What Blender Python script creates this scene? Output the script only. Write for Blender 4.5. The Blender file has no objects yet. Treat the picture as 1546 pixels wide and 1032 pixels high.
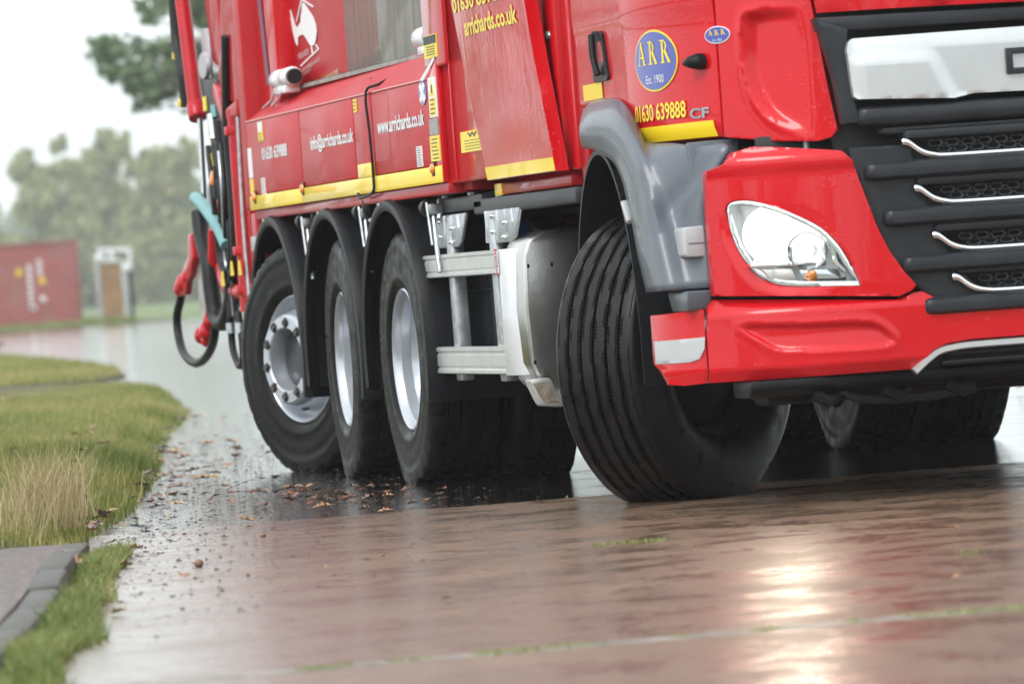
import bpy, bmesh, math, random
import numpy as np
from mathutils import Vector, Matrix
from mathutils.geometry import delaunay_2d_cdt

random.seed(7); RNG = np.random.default_rng(7)
scene = bpy.context.scene
col = scene.collection
R = math.radians

# ------------------------------------------------------------------ camera
# World axes follow the truck: +x forward, +y its left, z up; metres. x = 0 is the foremost drive axle.
cam_d = bpy.data.cameras.new('camera'); cam = bpy.data.objects.new('camera', cam_d); col.objects.link(cam)
CAM = Vector((23.0253, -5.8447, 0.8546))
yaw, pitch, roll = 0.216659, -0.0128616, 0.0711736
fwd = Vector((-math.cos(yaw)*math.cos(pitch), math.sin(yaw)*math.cos(pitch), math.sin(pitch)))
rt = fwd.cross(Vector((0, 0, 1))).normalized(); up = rt.cross(fwd)
r2 = math.cos(roll)*rt - math.sin(roll)*up; u2 = math.sin(roll)*rt + math.cos(roll)*up
cam.matrix_world = Matrix(((r2.x, u2.x, -fwd.x, CAM.x), (r2.y, u2.y, -fwd.y, CAM.y), (r2.z, u2.z, -fwd.z, CAM.z), (0, 0, 0, 1)))
cam_d.sensor_width = 36; cam_d.lens = 200; cam_d.clip_start = .5; cam_d.clip_end = 3000
cam_d.dof.use_dof = True; cam_d.dof.focus_distance = 21.0; cam_d.dof.aperture_fstop = 5.4
scene.camera = cam

# ------------------------------------------------------------------ sky, sun, exposure (overcast, raining)
world = bpy.data.worlds.new('World'); scene.world = world; world.use_nodes = True
wn = world.node_tree; wn.nodes.clear()
SUN_EL, SUN_ROT = R(48), R(-60)
sky = wn.nodes.new('ShaderNodeTexSky'); sky.sky_type = 'NISHITA'; sky.sun_disc = False
sky.sun_elevation = SUN_EL; sky.sun_rotation = SUN_ROT; sky.air_density = 1.0; sky.dust_density = 4.0
hsv = wn.nodes.new('ShaderNodeHueSaturation'); hsv.inputs['Saturation'].default_value = .18
bg1 = wn.nodes.new('ShaderNodeBackground'); bg1.inputs['Strength'].default_value = .06
bg2 = wn.nodes.new('ShaderNodeBackground'); bg2.inputs['Color'].default_value = (.90, .965, 1.0, 1); bg2.inputs['Strength'].default_value = 1.02
ad = wn.nodes.new('ShaderNodeAddShader'); wo = wn.nodes.new('ShaderNodeOutputWorld')
L = wn.links.new
L(sky.outputs[0], hsv.inputs['Color']); L(hsv.outputs[0], bg1.inputs['Color'])
L(bg1.outputs[0], ad.inputs[0]); L(bg2.outputs[0], ad.inputs[1]); L(ad.outputs[0], wo.inputs['Surface'])
sun_d = bpy.data.lights.new('sun', 'SUN'); sun_d.energy = 1.1; sun_d.angle = R(25); sun_d.color = (1, .97, .93)
sun = bpy.data.objects.new('sun', sun_d); col.objects.link(sun)
sdir = Vector((.62*math.cos(SUN_EL), -.78*math.cos(SUN_EL), math.sin(SUN_EL)))   # towards the sun
sun.rotation_euler = sdir.to_track_quat('Z', 'Y').to_euler(); sun.location = (0, 0, 30)
sky.sun_rotation = math.atan2(sdir.x, sdir.y)
vs = scene.view_settings
vs.view_transform = 'Standard'; vs.look = 'None'; vs.exposure = 0.30; vs.gamma = 1; vs.use_curve_mapping = False
scene.cycles.use_denoising = True
scene.cycles.max_bounces = 8; scene.cycles.diffuse_bounces = 3; scene.cycles.glossy_bounces = 4
scene.cycles.transparent_max_bounces = 12; scene.cycles.volume_bounces = 2
scene.cycles.sample_clamp_indirect = 25

# ------------------------------------------------------------------ materials
def nodes(name):
    m = bpy.data.materials.new(name); m.use_nodes = True
    nt = m.node_tree; b = nt.nodes['Principled BSDF']
    return m, nt, b
def mat(name, c, rough=.5, metal=0, coat=0, spec=.5, noise=0, nscale=6, bump=0, bscale=80, dirt=None, dscale=3, dlo=.45, dhi=.7, emit=0):
    """Principled surface with procedural tone variation, optional dirt and fine relief."""
    m, nt, b = nodes(name)
    b.inputs['Roughness'].default_value = rough; b.inputs['Metallic'].default_value = metal
    b.inputs['Specular IOR Level'].default_value = spec
    b.inputs['Coat Weight'].default_value = coat; b.inputs['Coat Roughness'].default_value = .04
    b.inputs['Base Color'].default_value = (*c, 1)
    tc = nt.nodes.new('ShaderNodeTexCoord'); l = nt.links.new
    src = None
    if noise:
        n = nt.nodes.new('ShaderNodeTexNoise'); n.inputs['Scale'].default_value = nscale; n.inputs['Detail'].default_value = 6
        l(tc.outputs['Object'], n.inputs['Vector'])
        r = nt.nodes.new('ShaderNodeValToRGB')
        r.color_ramp.elements[0].position = .3; r.color_ramp.elements[1].position = .7
        r.color_ramp.elements[0].color = (*[max(0, x*(1-noise)) for x in c], 1); r.color_ramp.elements[1].color = (*[min(1, x*(1+noise)) for x in c], 1)
        l(n.outputs['Fac'], r.inputs['Fac']); src = r.outputs['Color']; l(src, b.inputs['Base Color'])
    if dirt:
        n = nt.nodes.new('ShaderNodeTexNoise'); n.inputs['Scale'].default_value = dscale; n.inputs['Detail'].default_value = 8; n.inputs['Roughness'].default_value = .65
        l(tc.outputs['Object'], n.inputs['Vector'])
        r = nt.nodes.new('ShaderNodeValToRGB'); r.color_ramp.elements[0].position = dlo; r.color_ramp.elements[1].position = dhi
        l(n.outputs['Fac'], r.inputs['Fac'])
        mx = nt.nodes.new('ShaderNodeMix'); mx.data_type = 'RGBA'
        l(r.outputs['Color'], mx.inputs[0]); mx.inputs[7].default_value = (*dirt, 1)
        if src: l(src, mx.inputs[6])
        else: mx.inputs[6].default_value = (*c, 1)
        l(mx.outputs[2], b.inputs['Base Color'])
    if bump:
        n = nt.nodes.new('ShaderNodeTexNoise'); n.inputs['Scale'].default_value = bscale; n.inputs['Detail'].default_value = 4
        l(tc.outputs['Object'], n.inputs['Vector'])
        bp = nt.nodes.new('ShaderNodeBump'); bp.inputs['Strength'].default_value = bump; bp.inputs['Distance'].default_value = .01
        l(n.outputs['Fac'], bp.inputs['Height']); l(bp.outputs['Normal'], b.inputs['Normal'])
    if emit:
        b.inputs['Emission Color'].default_value = (*c, 1); b.inputs['Emission Strength'].default_value = emit
    return m
def wet_paint(name, c, rough=.28, coat=1.0):
    """Vehicle paint with a clear coat and beads and runs of rain water on it."""
    m = mat(name, c, rough=rough, coat=coat, spec=.08, noise=.06, nscale=2)
    nt = m.node_tree; b = nt.nodes['Principled BSDF']; l = nt.links.new
    tc = nt.nodes.new('ShaderNodeTexCoord')
    v = nt.nodes.new('ShaderNodeTexVoronoi'); v.inputs['Scale'].default_value = 48; v.inputs['Randomness'].default_value = 1
    r = nt.nodes.new('ShaderNodeValToRGB'); r.color_ramp.elements[0].position = .10; r.color_ramp.elements[1].position = .26
    r.color_ramp.elements[0].color = (1, 1, 1, 1); r.color_ramp.elements[1].color = (0, 0, 0, 1)
    msk = nt.nodes.new('ShaderNodeTexNoise'); msk.inputs['Scale'].default_value = 5
    mr = nt.nodes.new('ShaderNodeValToRGB'); mr.color_ramp.elements[0].position = .50; mr.color_ramp.elements[1].position = .62
    mp = nt.nodes.new('ShaderNodeMapping'); mp.inputs['Scale'].default_value = (22, 22, 2.2)
    run = nt.nodes.new('ShaderNodeTexNoise'); run.inputs['Scale'].default_value = 1.0; run.inputs['Detail'].default_value = 3
    mu = nt.nodes.new('ShaderNodeMath'); mu.operation = 'MULTIPLY'
    ad2 = nt.nodes.new('ShaderNodeMath'); ad2.operation = 'MULTIPLY_ADD'; ad2.inputs[1].default_value = .35
    bp = nt.nodes.new('ShaderNodeBump'); bp.inputs['Strength'].default_value = .55; bp.inputs['Distance'].default_value = .005
    for x in (v, msk): l(tc.outputs['Object'], x.inputs['Vector'])
    l(tc.outputs['Object'], mp.inputs['Vector']); l(mp.outputs[0], run.inputs['Vector'])
    l(v.outputs['Distance'], r.inputs['Fac']); l(msk.outputs['Fac'], mr.inputs['Fac'])
    l(r.outputs['Color'], mu.inputs[0]); l(mr.outputs['Color'], mu.inputs[1])
    l(run.outputs['Fac'], ad2.inputs[0]); l(mu.outputs[0], ad2.inputs[2])
    l(ad2.outputs[0], bp.inputs['Height']); l(bp.outputs['Normal'], b.inputs['Coat Normal'])
    return m
M = {}
M['red'] = wet_paint('red_paint', (.58, .005, .012), coat=.75)
M['red_body'] = mat('red_body_paint', (.50, .012, .020), rough=.42, coat=.10, spec=.25, noise=.08, nscale=2, dirt=(.42, .10, .09), dscale=1.5, dlo=.5, dhi=.9, bump=.05, bscale=25)
M['red_rough'] = mat('red_machinery_paint', (.46, .008, .016), rough=.35, spec=.15, coat=.4, noise=.12, nscale=9, bump=.15, bscale=30)
M['yellow'] = mat('yellow_reflective_tape', (.92, .66, .008), rough=.4, coat=.4)
M['yellow_print'] = mat('yellow_vinyl', (.88, .68, .05), rough=.4)
M['pale_yellow'] = mat('faded_yellow_vinyl', (.55, .40, .18), rough=.5)
M['white_vinyl'] = mat('white_vinyl', (.80, .80, .80), rough=.45)
M['faded_white'] = mat('faded_white_vinyl', (.55, .36, .36), rough=.5)
M['blue'] = mat('blue_vinyl', (.035, .06, .36), rough=.3, coat=.8)
M['ink'] = mat('black_ink', (.03, .03, .03), rough=.5)
M['purple'] = mat('purple_strip', (.16, .05, .09), rough=.4)
M['sticker_grey'] = mat('grey_sticker', (.30, .29, .29), rough=.4, noise=.3, nscale=60)
M['black_plastic'] = mat('wet_black_plastic', (.011, .012, .014), rough=.36, coat=0, spec=.16, noise=.3, nscale=12, bump=.12, bscale=220)
M['grille_plastic'] = mat('dark_grille_plastic', (.022, .025, .030), rough=.34, coat=0, spec=.34, noise=.25, nscale=8, bump=.06, bscale=150)
M['mesh'] = mat('grille_mesh', (.11, .115, .125), rough=.4, coat=.2)
M['grey_plastic'] = mat('grey_arch_plastic', (.105, .122, .146), rough=.38, coat=.25, noise=.12, nscale=4, bump=.08, bscale=200)
M['light_grey'] = mat('light_grey_plastic', (.46, .48, .49), rough=.4, coat=.3, noise=.06)
M['chassis'] = mat('chassis_black', (.010, .011, .013), spec=.15, rough=.5, noise=.4, nscale=6, dirt=(.022, .020, .018), dscale=4)
M['gloss_black'] = mat('wet_black_enamel', (.016, .018, .022), rough=.16, noise=.3, nscale=8, bump=.05, bscale=60)
M['beam'] = mat('dark_beam_paint', (.035, .037, .042), rough=.45, noise=.2, nscale=12)
M['alu'] = mat('extruded_aluminium', (.62, .63, .60), rough=.36, metal=.6, noise=.06, nscale=14)
M['galv'] = mat('galvanised_steel', (.55, .58, .60), rough=.38, metal=.8, noise=.2, nscale=30)
M['bracket'] = mat('bracket_steel', (.34, .36, .38), rough=.4, metal=.8, noise=.25, nscale=30)
M['tank'] = mat('brushed_tank_aluminium', (.54, .54, .52), rough=.24, metal=.95, noise=.08, nscale=5, dirt=(.50, .49, .46), dscale=2.5, bump=.06, bscale=18)
M['white_plastic'] = mat('white_plastic', (.74, .75, .76), rough=.3, coat=.4)
M['chrome'] = mat('polished_chrome', (.82, .84, .86), rough=.10, metal=1)
M['satin'] = mat('satin_silver', (.62, .64, .65), rough=.30, metal=.55, coat=.5, noise=.05)
M['rim'] = mat('silver_rim_paint', (.50, .53, .57), rough=.28, metal=.55, coat=.4, noise=.08, nscale=6)
M['hub'] = mat('hub_steel', (.085, .09, .10), rough=.4, metal=.7, noise=.25, nscale=12)
M['nut'] = mat('rusty_nut', (.10, .085, .075), rough=.5, metal=.5, noise=.4, nscale=50)
M['hose'] = mat('black_rubber_hose', (.011, .011, .012), spec=.25, rough=.42, noise=.3, nscale=30, bump=.3, bscale=90)
M['teal'] = mat('teal_hose', (.16, .36, .36), rough=.45, noise=.1)
M['amber'] = mat('amber_lens', (.85, .25, .02), rough=.15, coat=1)
M['blue_cap'] = mat('blue_cap', (.06, .18, .55), rough=.35)
M['grey_plate'] = mat('grey_plate', (.42, .41, .43), rough=.4, noise=.1)
M['brass'] = mat('brass', (.5, .36, .12), rough=.35, metal=.8)
M['screen'] = mat('windscreen_glass', (.02, .025, .03), rough=.05, coat=1)
M['lamp_in'] = mat('headlight_reflector', (.80, .82, .84), rough=.12, metal=.9)
M['lamp_silver'] = mat('headlight_bezel', (.72, .75, .78), rough=.25, metal=.3, coat=.6)
M['glow'] = mat('headlight_beam', (1.0, .90, .72), emit=120)
M['glow_soft'] = mat('lit_reflector', (1.0, .97, .92), emit=1.0)
def glass_mat():
    m = bpy.data.materials.new('headlight_glass'); m.use_nodes = True; nt = m.node_tree; nt.nodes.clear()
    o = nt.nodes.new('ShaderNodeOutputMaterial'); mx = nt.nodes.new('ShaderNodeMixShader'); t = nt.nodes.new('ShaderNodeBsdfTransparent')
    g = nt.nodes.new('ShaderNodeBsdfGlossy'); g.inputs['Roughness'].default_value = .04; f = nt.nodes.new('ShaderNodeFresnel'); f.inputs['IOR'].default_value = 1.45
    t.inputs['Color'].default_value = (.96, .98, .98, 1)
    nt.links.new(f.outputs[0], mx.inputs[0]); nt.links.new(t.outputs[0], mx.inputs[1]); nt.links.new(g.outputs[0], mx.inputs[2]); nt.links.new(mx.outputs[0], o.inputs['Surface'])
    return m
M['glass'] = glass_mat()

def painted_reflection_mat():
    """Bare polished side plate of the hopper: its reflection of grass and trees is painted in as streaks."""
    m, nt, b = nodes('painted_reflection_plate'); l = nt.links.new
    tc = nt.nodes.new('ShaderNodeTexCoord'); mp = nt.nodes.new('ShaderNodeMapping'); mp.inputs['Scale'].default_value = (9, 9, .8)
    n = nt.nodes.new('ShaderNodeTexNoise'); n.inputs['Scale'].default_value = 2.0; n.inputs['Detail'].default_value = 9; n.inputs['Roughness'].default_value = .7
    r = nt.nodes.new('ShaderNodeValToRGB'); r.color_ramp.elements[0].position = .35; r.color_ramp.elements[1].position = .68
    r.color_ramp.elements[0].color = (.085, .070, .050, 1); r.color_ramp.elements[1].color = (.24, .21, .165, 1)  # brown streaks put mirrored grass and trees into the plate colour
    l(tc.outputs['Object'], mp.inputs['Vector']); l(mp.outputs[0], n.inputs['Vector']); l(n.outputs['Fac'], r.inputs['Fac']); l(r.outputs['Color'], b.inputs['Base Color'])
    b.inputs['Roughness'].default_value = .35; b.inputs['Metallic'].default_value = .2; b.inputs['Coat Weight'].default_value = .25
    return m
M['plate'] = painted_reflection_mat()

def tyre_mat(name, sipes):
    m, nt, b = nodes(name); l = nt.links.new
    uv = nt.nodes.new('ShaderNodeUVMap'); tc = nt.nodes.new('ShaderNodeTexCoord')
    n = nt.nodes.new('ShaderNodeTexNoise'); n.inputs['Scale'].default_value = 14; n.inputs['Detail'].default_value = 8
    l(tc.outputs['Object'], n.inputs['Vector'])
    r = nt.nodes.new('ShaderNodeValToRGB'); r.color_ramp.elements[0].position = .3; r.color_ramp.elements[1].position = .8
    r.color_ramp.elements[0].color = (.006, .006, .007, 1); r.color_ramp.elements[1].color = (.014, .0135, .013, 1)
    l(n.outputs['Fac'], r.inputs['Fac'])
    b.inputs['Specular IOR Level'].default_value = .20
    rr = nt.nodes.new('ShaderNodeMapRange'); rr.inputs[1].default_value = .3; rr.inputs[2].default_value = .7; rr.inputs[3].default_value = .22; rr.inputs[4].default_value = .55
    l(n.outputs['Fac'], rr.inputs[0]); l(rr.outputs[0], b.inputs['Roughness'])
    bp = nt.nodes.new('ShaderNodeBump'); bp.inputs['Strength'].default_value = .5; bp.inputs['Distance'].default_value = .004
    n2 = nt.nodes.new('ShaderNodeTexNoise'); n2.inputs['Scale'].default_value = 180; l(tc.outputs['Object'], n2.inputs['Vector'])
    if sipes:   # ladder-like sipes beside the tread grooves; uv = (metres round the tyre, metres across)
        br = nt.nodes.new('ShaderNodeTexBrick'); br.offset = .5
        br.inputs['Scale'].default_value = 1; br.inputs['Mortar Size'].default_value = .0026; br.inputs['Brick Width'].default_value = .0135; br.inputs['Row Height'].default_value = .0106
        br.inputs['Color1'].default_value = (1, 1, 1, 1); br.inputs['Color2'].default_value = (1, 1, 1, 1); br.inputs['Mortar'].default_value = (0, 0, 0, 1)
        l(uv.outputs[0], br.inputs['Vector'])
        sp = nt.nodes.new('ShaderNodeSeparateXYZ'); l(uv.outputs[0], sp.inputs[0])
        # near a groove: |mod(v+.03,.06)-.03| < .016 (grooves 60 mm apart), broken into runs round the tyre
        a = nt.nodes.new('ShaderNodeMath'); a.operation = 'PINGPONG'; a.inputs[1].default_value = .0265
        o = nt.nodes.new('ShaderNodeMath'); o.operation = 'ADD'; o.inputs[1].default_value = .53
        l(sp.outputs[1], o.inputs[0]); l(o.outputs[0], a.inputs[0])
        lt = nt.nodes.new('ShaderNodeMath'); lt.operation = 'LESS_THAN'; lt.inputs[1].default_value = .0165; l(a.outputs[0], lt.inputs[0])
        md = nt.nodes.new('ShaderNodeTexNoise'); md.inputs['Scale'].default_value = 1; md.inputs['Detail'].default_value = 0
        mp = nt.nodes.new('ShaderNodeMapping'); mp.inputs['Scale'].default_value = (12, 33, 1); l(uv.outputs[0], mp.inputs['Vector']); l(mp.outputs[0], md.inputs['Vector'])
        g2 = nt.nodes.new('ShaderNodeMath'); g2.operation = 'GREATER_THAN'; g2.inputs[1].default_value = .46; l(md.outputs['Fac'], g2.inputs[0])
        k = nt.nodes.new('ShaderNodeMath'); k.operation = 'MULTIPLY'; l(lt.outputs[0], k.inputs[0]); l(g2.outputs[0], k.inputs[1])
        tr = nt.nodes.new('ShaderNodeMath'); tr.operation = 'LESS_THAN'; tr.inputs[1].default_value = .15
        ab = nt.nodes.new('ShaderNodeMath'); ab.operation = 'ABSOLUTE'; l(sp.outputs[1], ab.inputs[0]); l(ab.outputs[0], tr.inputs[0])
        k2 = nt.nodes.new('ShaderNodeMath'); k2.operation = 'MULTIPLY'; l(k.outputs[0], k2.inputs[0]); l(tr.outputs[0], k2.inputs[1])
        inv = nt.nodes.new('ShaderNodeMath'); inv.operation = 'SUBTRACT'; inv.inputs[0].default_value = 1; l(br.outputs['Color'], inv.inputs[1])
        k3 = nt.nodes.new('ShaderNodeMath'); k3.operation = 'MULTIPLY'; l(inv.outputs[0], k3.inputs[0]); l(k2.outputs[0], k3.inputs[1])
        mx = nt.nodes.new('ShaderNodeMix'); mx.data_type = 'RGBA'; l(k3.outputs[0], mx.inputs[0]); l(r.outputs['Color'], mx.inputs[6]); mx.inputs[7].default_value = (.004, .004, .004, 1)
        l(mx.outputs[2], b.inputs['Base Color'])
        sl = nt.nodes.new('ShaderNodeMapRange'); sl.inputs[3].default_value = .26; sl.inputs[4].default_value = .02; l(k3.outputs[0], sl.inputs[0]); l(sl.outputs[0], b.inputs['Specular IOR Level'])
        h = nt.nodes.new('ShaderNodeMath'); h.operation = 'MULTIPLY_ADD'; h.inputs[1].default_value = -1.0
        nn = nt.nodes.new('ShaderNodeMath'); nn.operation = 'MULTIPLY'; nn.inputs[1].default_value = .12; l(n2.outputs['Fac'], nn.inputs[0])
        l(k3.outputs[0], h.inputs[0]); l(nn.outputs[0], h.inputs[2]); l(h.outputs[0], bp.inputs['Height'])
    else:
        l(r.outputs['Color'], b.inputs['Base Color']); bp.inputs['Strength'].default_value = .12; l(n2.outputs['Fac'], bp.inputs['Height'])
    l(bp.outputs['Normal'], b.inputs['Normal'])
    return m
M['tyre_front'] = tyre_mat('wet_steer_tyre_rubber', True)
M['tyre'] = tyre_mat('wet_tyre_rubber', False); M['tyre'].node_tree.nodes['Principled BSDF'].inputs['Specular IOR Level'].default_value = .12
M['rubber_print'] = mat('raised_rubber', (.045, .045, .045), rough=.5, spec=.3)

# ------------------------------------------------------------------ mesh helpers
def link(o, parent=None):
    col.objects.link(o)
    if parent is not None: o.parent = parent
    return o
def empty(name, loc=(0, 0, 0), rz=0, parent=None):
    o = bpy.data.objects.new(name, None); o.empty_display_size = .1; o.location = loc; o.rotation_euler = (0, 0, rz)
    return link(o, parent)
def tag(o, label, cat=None, group=None, kind=None):
    if label: o['label'] = label
    if cat: o['category'] = cat
    if group: o['group'] = group
    if kind: o['kind'] = kind
    return o
def finish(me, mt, ang=38):
    if mt is not None: me.materials.append(M[mt] if isinstance(mt, str) else mt)
    me.polygons.foreach_set('use_smooth', np.ones(len(me.polygons), bool))
    me.set_sharp_from_angle(angle=R(ang)); me.update()
def mk(name, vf, mt, parent=None, bev=0, seg=2, ang=38, loc=None):
    bm = bmesh.new()
    vs_ = [bm.verts.new(v) for v in vf[0]]
    for f in vf[1]:
        try: bm.faces.new([vs_[i] for i in f])
        except ValueError: pass
    bmesh.ops.recalc_face_normals(bm, faces=bm.faces)
    if bev:
        es = [e for e in bm.edges if len(e.link_faces) == 2 and e.calc_face_angle(0) > R(32)]
        bmesh.ops.bevel(bm, geom=es, offset=bev, segments=seg, profile=.5, affect='EDGES', clamp_overlap=True)
    me = bpy.data.meshes.new(name); bm.to_mesh(me); bm.free(); finish(me, mt, ang)
    o = bpy.data.objects.new(name, me)
    if loc is not None: o.location = loc
    return link(o, parent)
def box(x0, x1, y0, y1, z0, z1):
    v = [(x, y, z) for x in (x0, x1) for y in (y0, y1) for z in (z0, z1)]
    return v, [(0, 1, 3, 2), (4, 6, 7, 5), (0, 4, 5, 1), (2, 3, 7, 6), (0, 2, 6, 4), (1, 5, 7, 3)]
def join(*vfs):
    V, F = [], []
    for v, f in vfs:
        o = len(V); V += [tuple(p) for p in v]; F += [tuple(i+o for i in g) for g in f]
    return V, F
def prism(pts, ax, a0, a1):
    """pts: outline in the plane across axis ax ('y': (x,z), 'x': (y,z), 'z': (x,y)), extruded a0..a1"""
    def P(p, a): return {'y': (p[0], a, p[1]), 'x': (a, p[0], p[1]), 'z': (p[0], p[1], a)}[ax]
    n = len(pts); v = [P(p, a0) for p in pts] + [P(p, a1) for p in pts]
    return v, [tuple(range(n)), tuple(range(2*n-1, n-1, -1))] + [(i, (i+1) % n, n+(i+1) % n, n+i) for i in range(n)]
def smooth_path(pts, k=6):
    pts = [Vector(p) for p in pts]; out = []
    for i in range(len(pts)-1):
        p0, p1, p2, p3 = pts[max(i-1, 0)], pts[i], pts[i+1], pts[min(i+2, len(pts)-1)]
        for j in range(k):
            t = j/k
            out.append(.5*((2*p1)+(p2-p0)*t+(2*p0-5*p1+4*p2-p3)*t*t+(3*p1-p0-3*p2+p3)*t**3))
    return out+[pts[-1]]
def tube(pts, r, n=10, smooth=0):
    if smooth: pts = smooth_path(pts, smooth)
    pts = [Vector(p) for p in pts]; m = len(pts)
    rr = r if isinstance(r, (list, tuple)) else [r]*m
    V, F = [], []; nrm = None
    for i, p in enumerate(pts):
        t = (pts[min(i+1, m-1)]-pts[max(i-1, 0)]).normalized()
        if nrm is None:
            nrm = t.orthogonal().normalized()
        else:
            nrm = (nrm-t*nrm.dot(t)).normalized()
        b = t.cross(nrm)
        for k in range(n):
            a = 2*math.pi*k/n; V.append(p+(nrm*math.cos(a)+b*math.sin(a))*rr[i])
    for i in range(m-1):
        for k in range(n):
            F.append((i*n+k, i*n+(k+1) % n, (i+1)*n+(k+1) % n, (i+1)*n+k))
    F += [tuple(range(n)), tuple(range((m-1)*n, m*n))]
    return V, F
def lathe(prof, n=48, closed=False, a0=0, a1=None, ax='y'):
    """prof: (radius, position along the axis)"""
    full = a1 is None; A = 2*math.pi if full else a1-a0; m = n if full else n+1
    V, F = [], []
    for i in range(m):
        a = a0+A*i/n; c, s = math.cos(a), math.sin(a)
        for r, h in prof:
            V.append({'y': (r*c, h, r*s), 'z': (r*c, r*s, h), 'x': (h, r*c, r*s)}[ax])
    k = len(prof); kk = k if closed else k-1
    for i in range(n):
        i2 = (i+1) % m
        for j in range(kk):
            j2 = (j+1) % k
            F.append((i*k+j, i*k+j2, i2*k+j2, i2*k+j))
    return V, F
def ball(c, r, n=10, m=6, sx=1, sy=1, sz=1):
    V, F = lathe([(r*math.sin(math.pi*(j+.001)/(m+.002)), -r*math.cos(math.pi*j/m)) for j in range(m+1)], n, ax='z')
    return [(c[0]+v[0]*sx, c[1]+v[1]*sy, c[2]+v[2]*sz) for v in V], F
def inside(px, py, poly):
    c = np.zeros(px.shape, bool); n = len(poly); j = n-1
    for i in range(n):
        xi, yi = poly[i]; xj, yj = poly[j]
        k = ((yi > py) != (yj > py)) & (px < (xj-xi)*(py-yi)/((yj-yi) or 1e-12)+xi)
        c ^= k; j = i
    return c
def dist(px, py, poly, closed=True):
    d = np.full(px.shape, 9.0); n = len(poly)
    for i in range(n if closed else n-1):
        ax_, ay = poly[i]; bx, by = poly[(i+1) % n]
        dx, dy = bx-ax_, by-ay; t = np.clip(((px-ax_)*dx+(py-ay)*dy)/(dx*dx+dy*dy+1e-12), 0, 1)
        d = np.minimum(d, np.hypot(px-ax_-t*dx, py-ay-t*dy))
    return d
def sstep(x): x = np.clip(x, 0, 1); return x*x*(3-2*x)
def curve2(pts, k=5, closed=True):
    """smooth a 2-D outline"""
    n = len(pts); out = []
    for i in range(n if closed else n-1):
        g = lambda q: np.array(pts[q % n] if closed else pts[min(max(q, 0), n-1)], float)
        p0, p1, p2, p3 = g(i-1), g(i), g(i+1), g(i+2)
        for j in range(k):
            t = j/k; out.append(tuple(.5*((2*p1)+(p2-p0)*t+(2*p0-5*p1+4*p2-p3)*t*t+(3*p1-p0-3*p2+p3)*t**3)))
    if not closed: out.append(tuple(pts[-1]))
    return out
def resample(poly, step):
    out = []; n = len(poly)
    for i in range(n):
        a, b = np.array(poly[i], float), np.array(poly[(i+1) % n], float); k = max(1, int(np.hypot(*(b-a))/step))
        out += [tuple(a+(b-a)*j/k) for j in range(k)]
    return out
def sheet(name, outline, P, mt, parent=None, holes=(), step=.02, thick=.012, bev=.004, relief=None, ang=38):
    """A shaped panel: outline (a, b) filled, laid on the surface P(a, b, depth), given thickness and rounded rims.
    relief(a, b) pushes points along the surface's depth (negative = inwards)."""
    loops = [resample(outline, step)]+[resample(h, step) for h in holes]
    pts, ed = [], []
    for lp in loops:
        o = len(pts); pts += lp; ed += [(o+i, o+(i+1) % len(lp)) for i in range(len(lp))]
    xs = [p[0] for p in outline]; ys = [p[1] for p in outline]
    ga, gb = np.meshgrid(np.arange(min(xs)+step/2, max(xs), step), np.arange(min(ys)+step/2, max(ys), step))
    ga, gb = ga.ravel(), gb.ravel()
    ok = inside(ga, gb, outline) & (dist(ga, gb, loops[0]) > step*.45)
    for h, lp in zip(holes, loops[1:]): ok &= ~inside(ga, gb, h) & (dist(ga, gb, lp) > step*.45)
    pts += list(zip(ga[ok], gb[ok]))
    r = delaunay_2d_cdt([Vector(p) for p in pts], ed, [], 0, 1e-6)
    v2 = np.array([tuple(v) for v in r[0]]); tris = np.array([f for f in r[2] if len(f) == 3])
    cen = v2[tris].mean(1); k = inside(cen[:, 0], cen[:, 1], outline)
    for h in holes: k &= ~inside(cen[:, 0], cen[:, 1], h)
    tris = tris[k]
    d = relief(v2[:, 0], v2[:, 1]) if relief else np.zeros(len(v2))
    bm = bmesh.new()
    fv = [bm.verts.new(P(a, b, dd)) for (a, b), dd in zip(v2, d)]
    for t in tris:
        try: bm.faces.new([fv[i] for i in t])
        except ValueError: pass
    bm.edges.ensure_lookup_table()
    if thick:
        bd = [e for e in bm.edges if len(e.link_faces) == 1]
        back = {}
        for e in bd:
            for v in e.verts:
                if v not in back: back[v] = None
        idx = {v: i for i, v in enumerate(fv)}
        for v in back:
            a, b = v2[idx[v]]; back[v] = bm.verts.new(P(a, b, d[idx[v]]-thick))
        nf = []
        for e in bd:
            a, b = e.verts
            nf.append(bm.faces.new((a, b, back[b], back[a])))
        bmesh.ops.recalc_face_normals(bm, faces=bm.faces)
        if bev:
            bmesh.ops.bevel(bm, geom=[e for e in bd if e.is_valid], offset=bev, segments=2, profile=.5, affect='EDGES', clamp_overlap=True)
    for v in [v for v in bm.verts if not v.link_faces]: bm.verts.remove(v)
    me = bpy.data.meshes.new(name); bm.to_mesh(me); bm.free(); finish(me, mt, ang)
    return link(bpy.data.objects.new(name, me), parent)
_tcache = {}
def text2d(s, bold=.0):
    """built-in font outline of s as flat triangles, normalised to the box 0..1 x 0..1"""
    k = (s, bold)
    if k in _tcache: return _tcache[k]
    cu = bpy.data.curves.new('t', 'FONT'); cu.body = s; cu.size = 1; cu.offset = bold; cu.resolution_u = 3; cu.fill_mode = 'FRONT'
    o = bpy.data.objects.new('t', cu); col.objects.link(o)
    dg = bpy.context.evaluated_depsgraph_get(); me = o.evaluated_get(dg).to_mesh()
    v = np.array([tuple(x.co)[:2] for x in me.vertices]); f = [tuple(p.vertices) for p in me.polygons]
    o.evaluated_get(dg).to_mesh_clear(); bpy.data.objects.remove(o); bpy.data.curves.remove(cu)
    v -= v.min(0); v /= v.max(0); _tcache[k] = (v, f)
    return v, f
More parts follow.
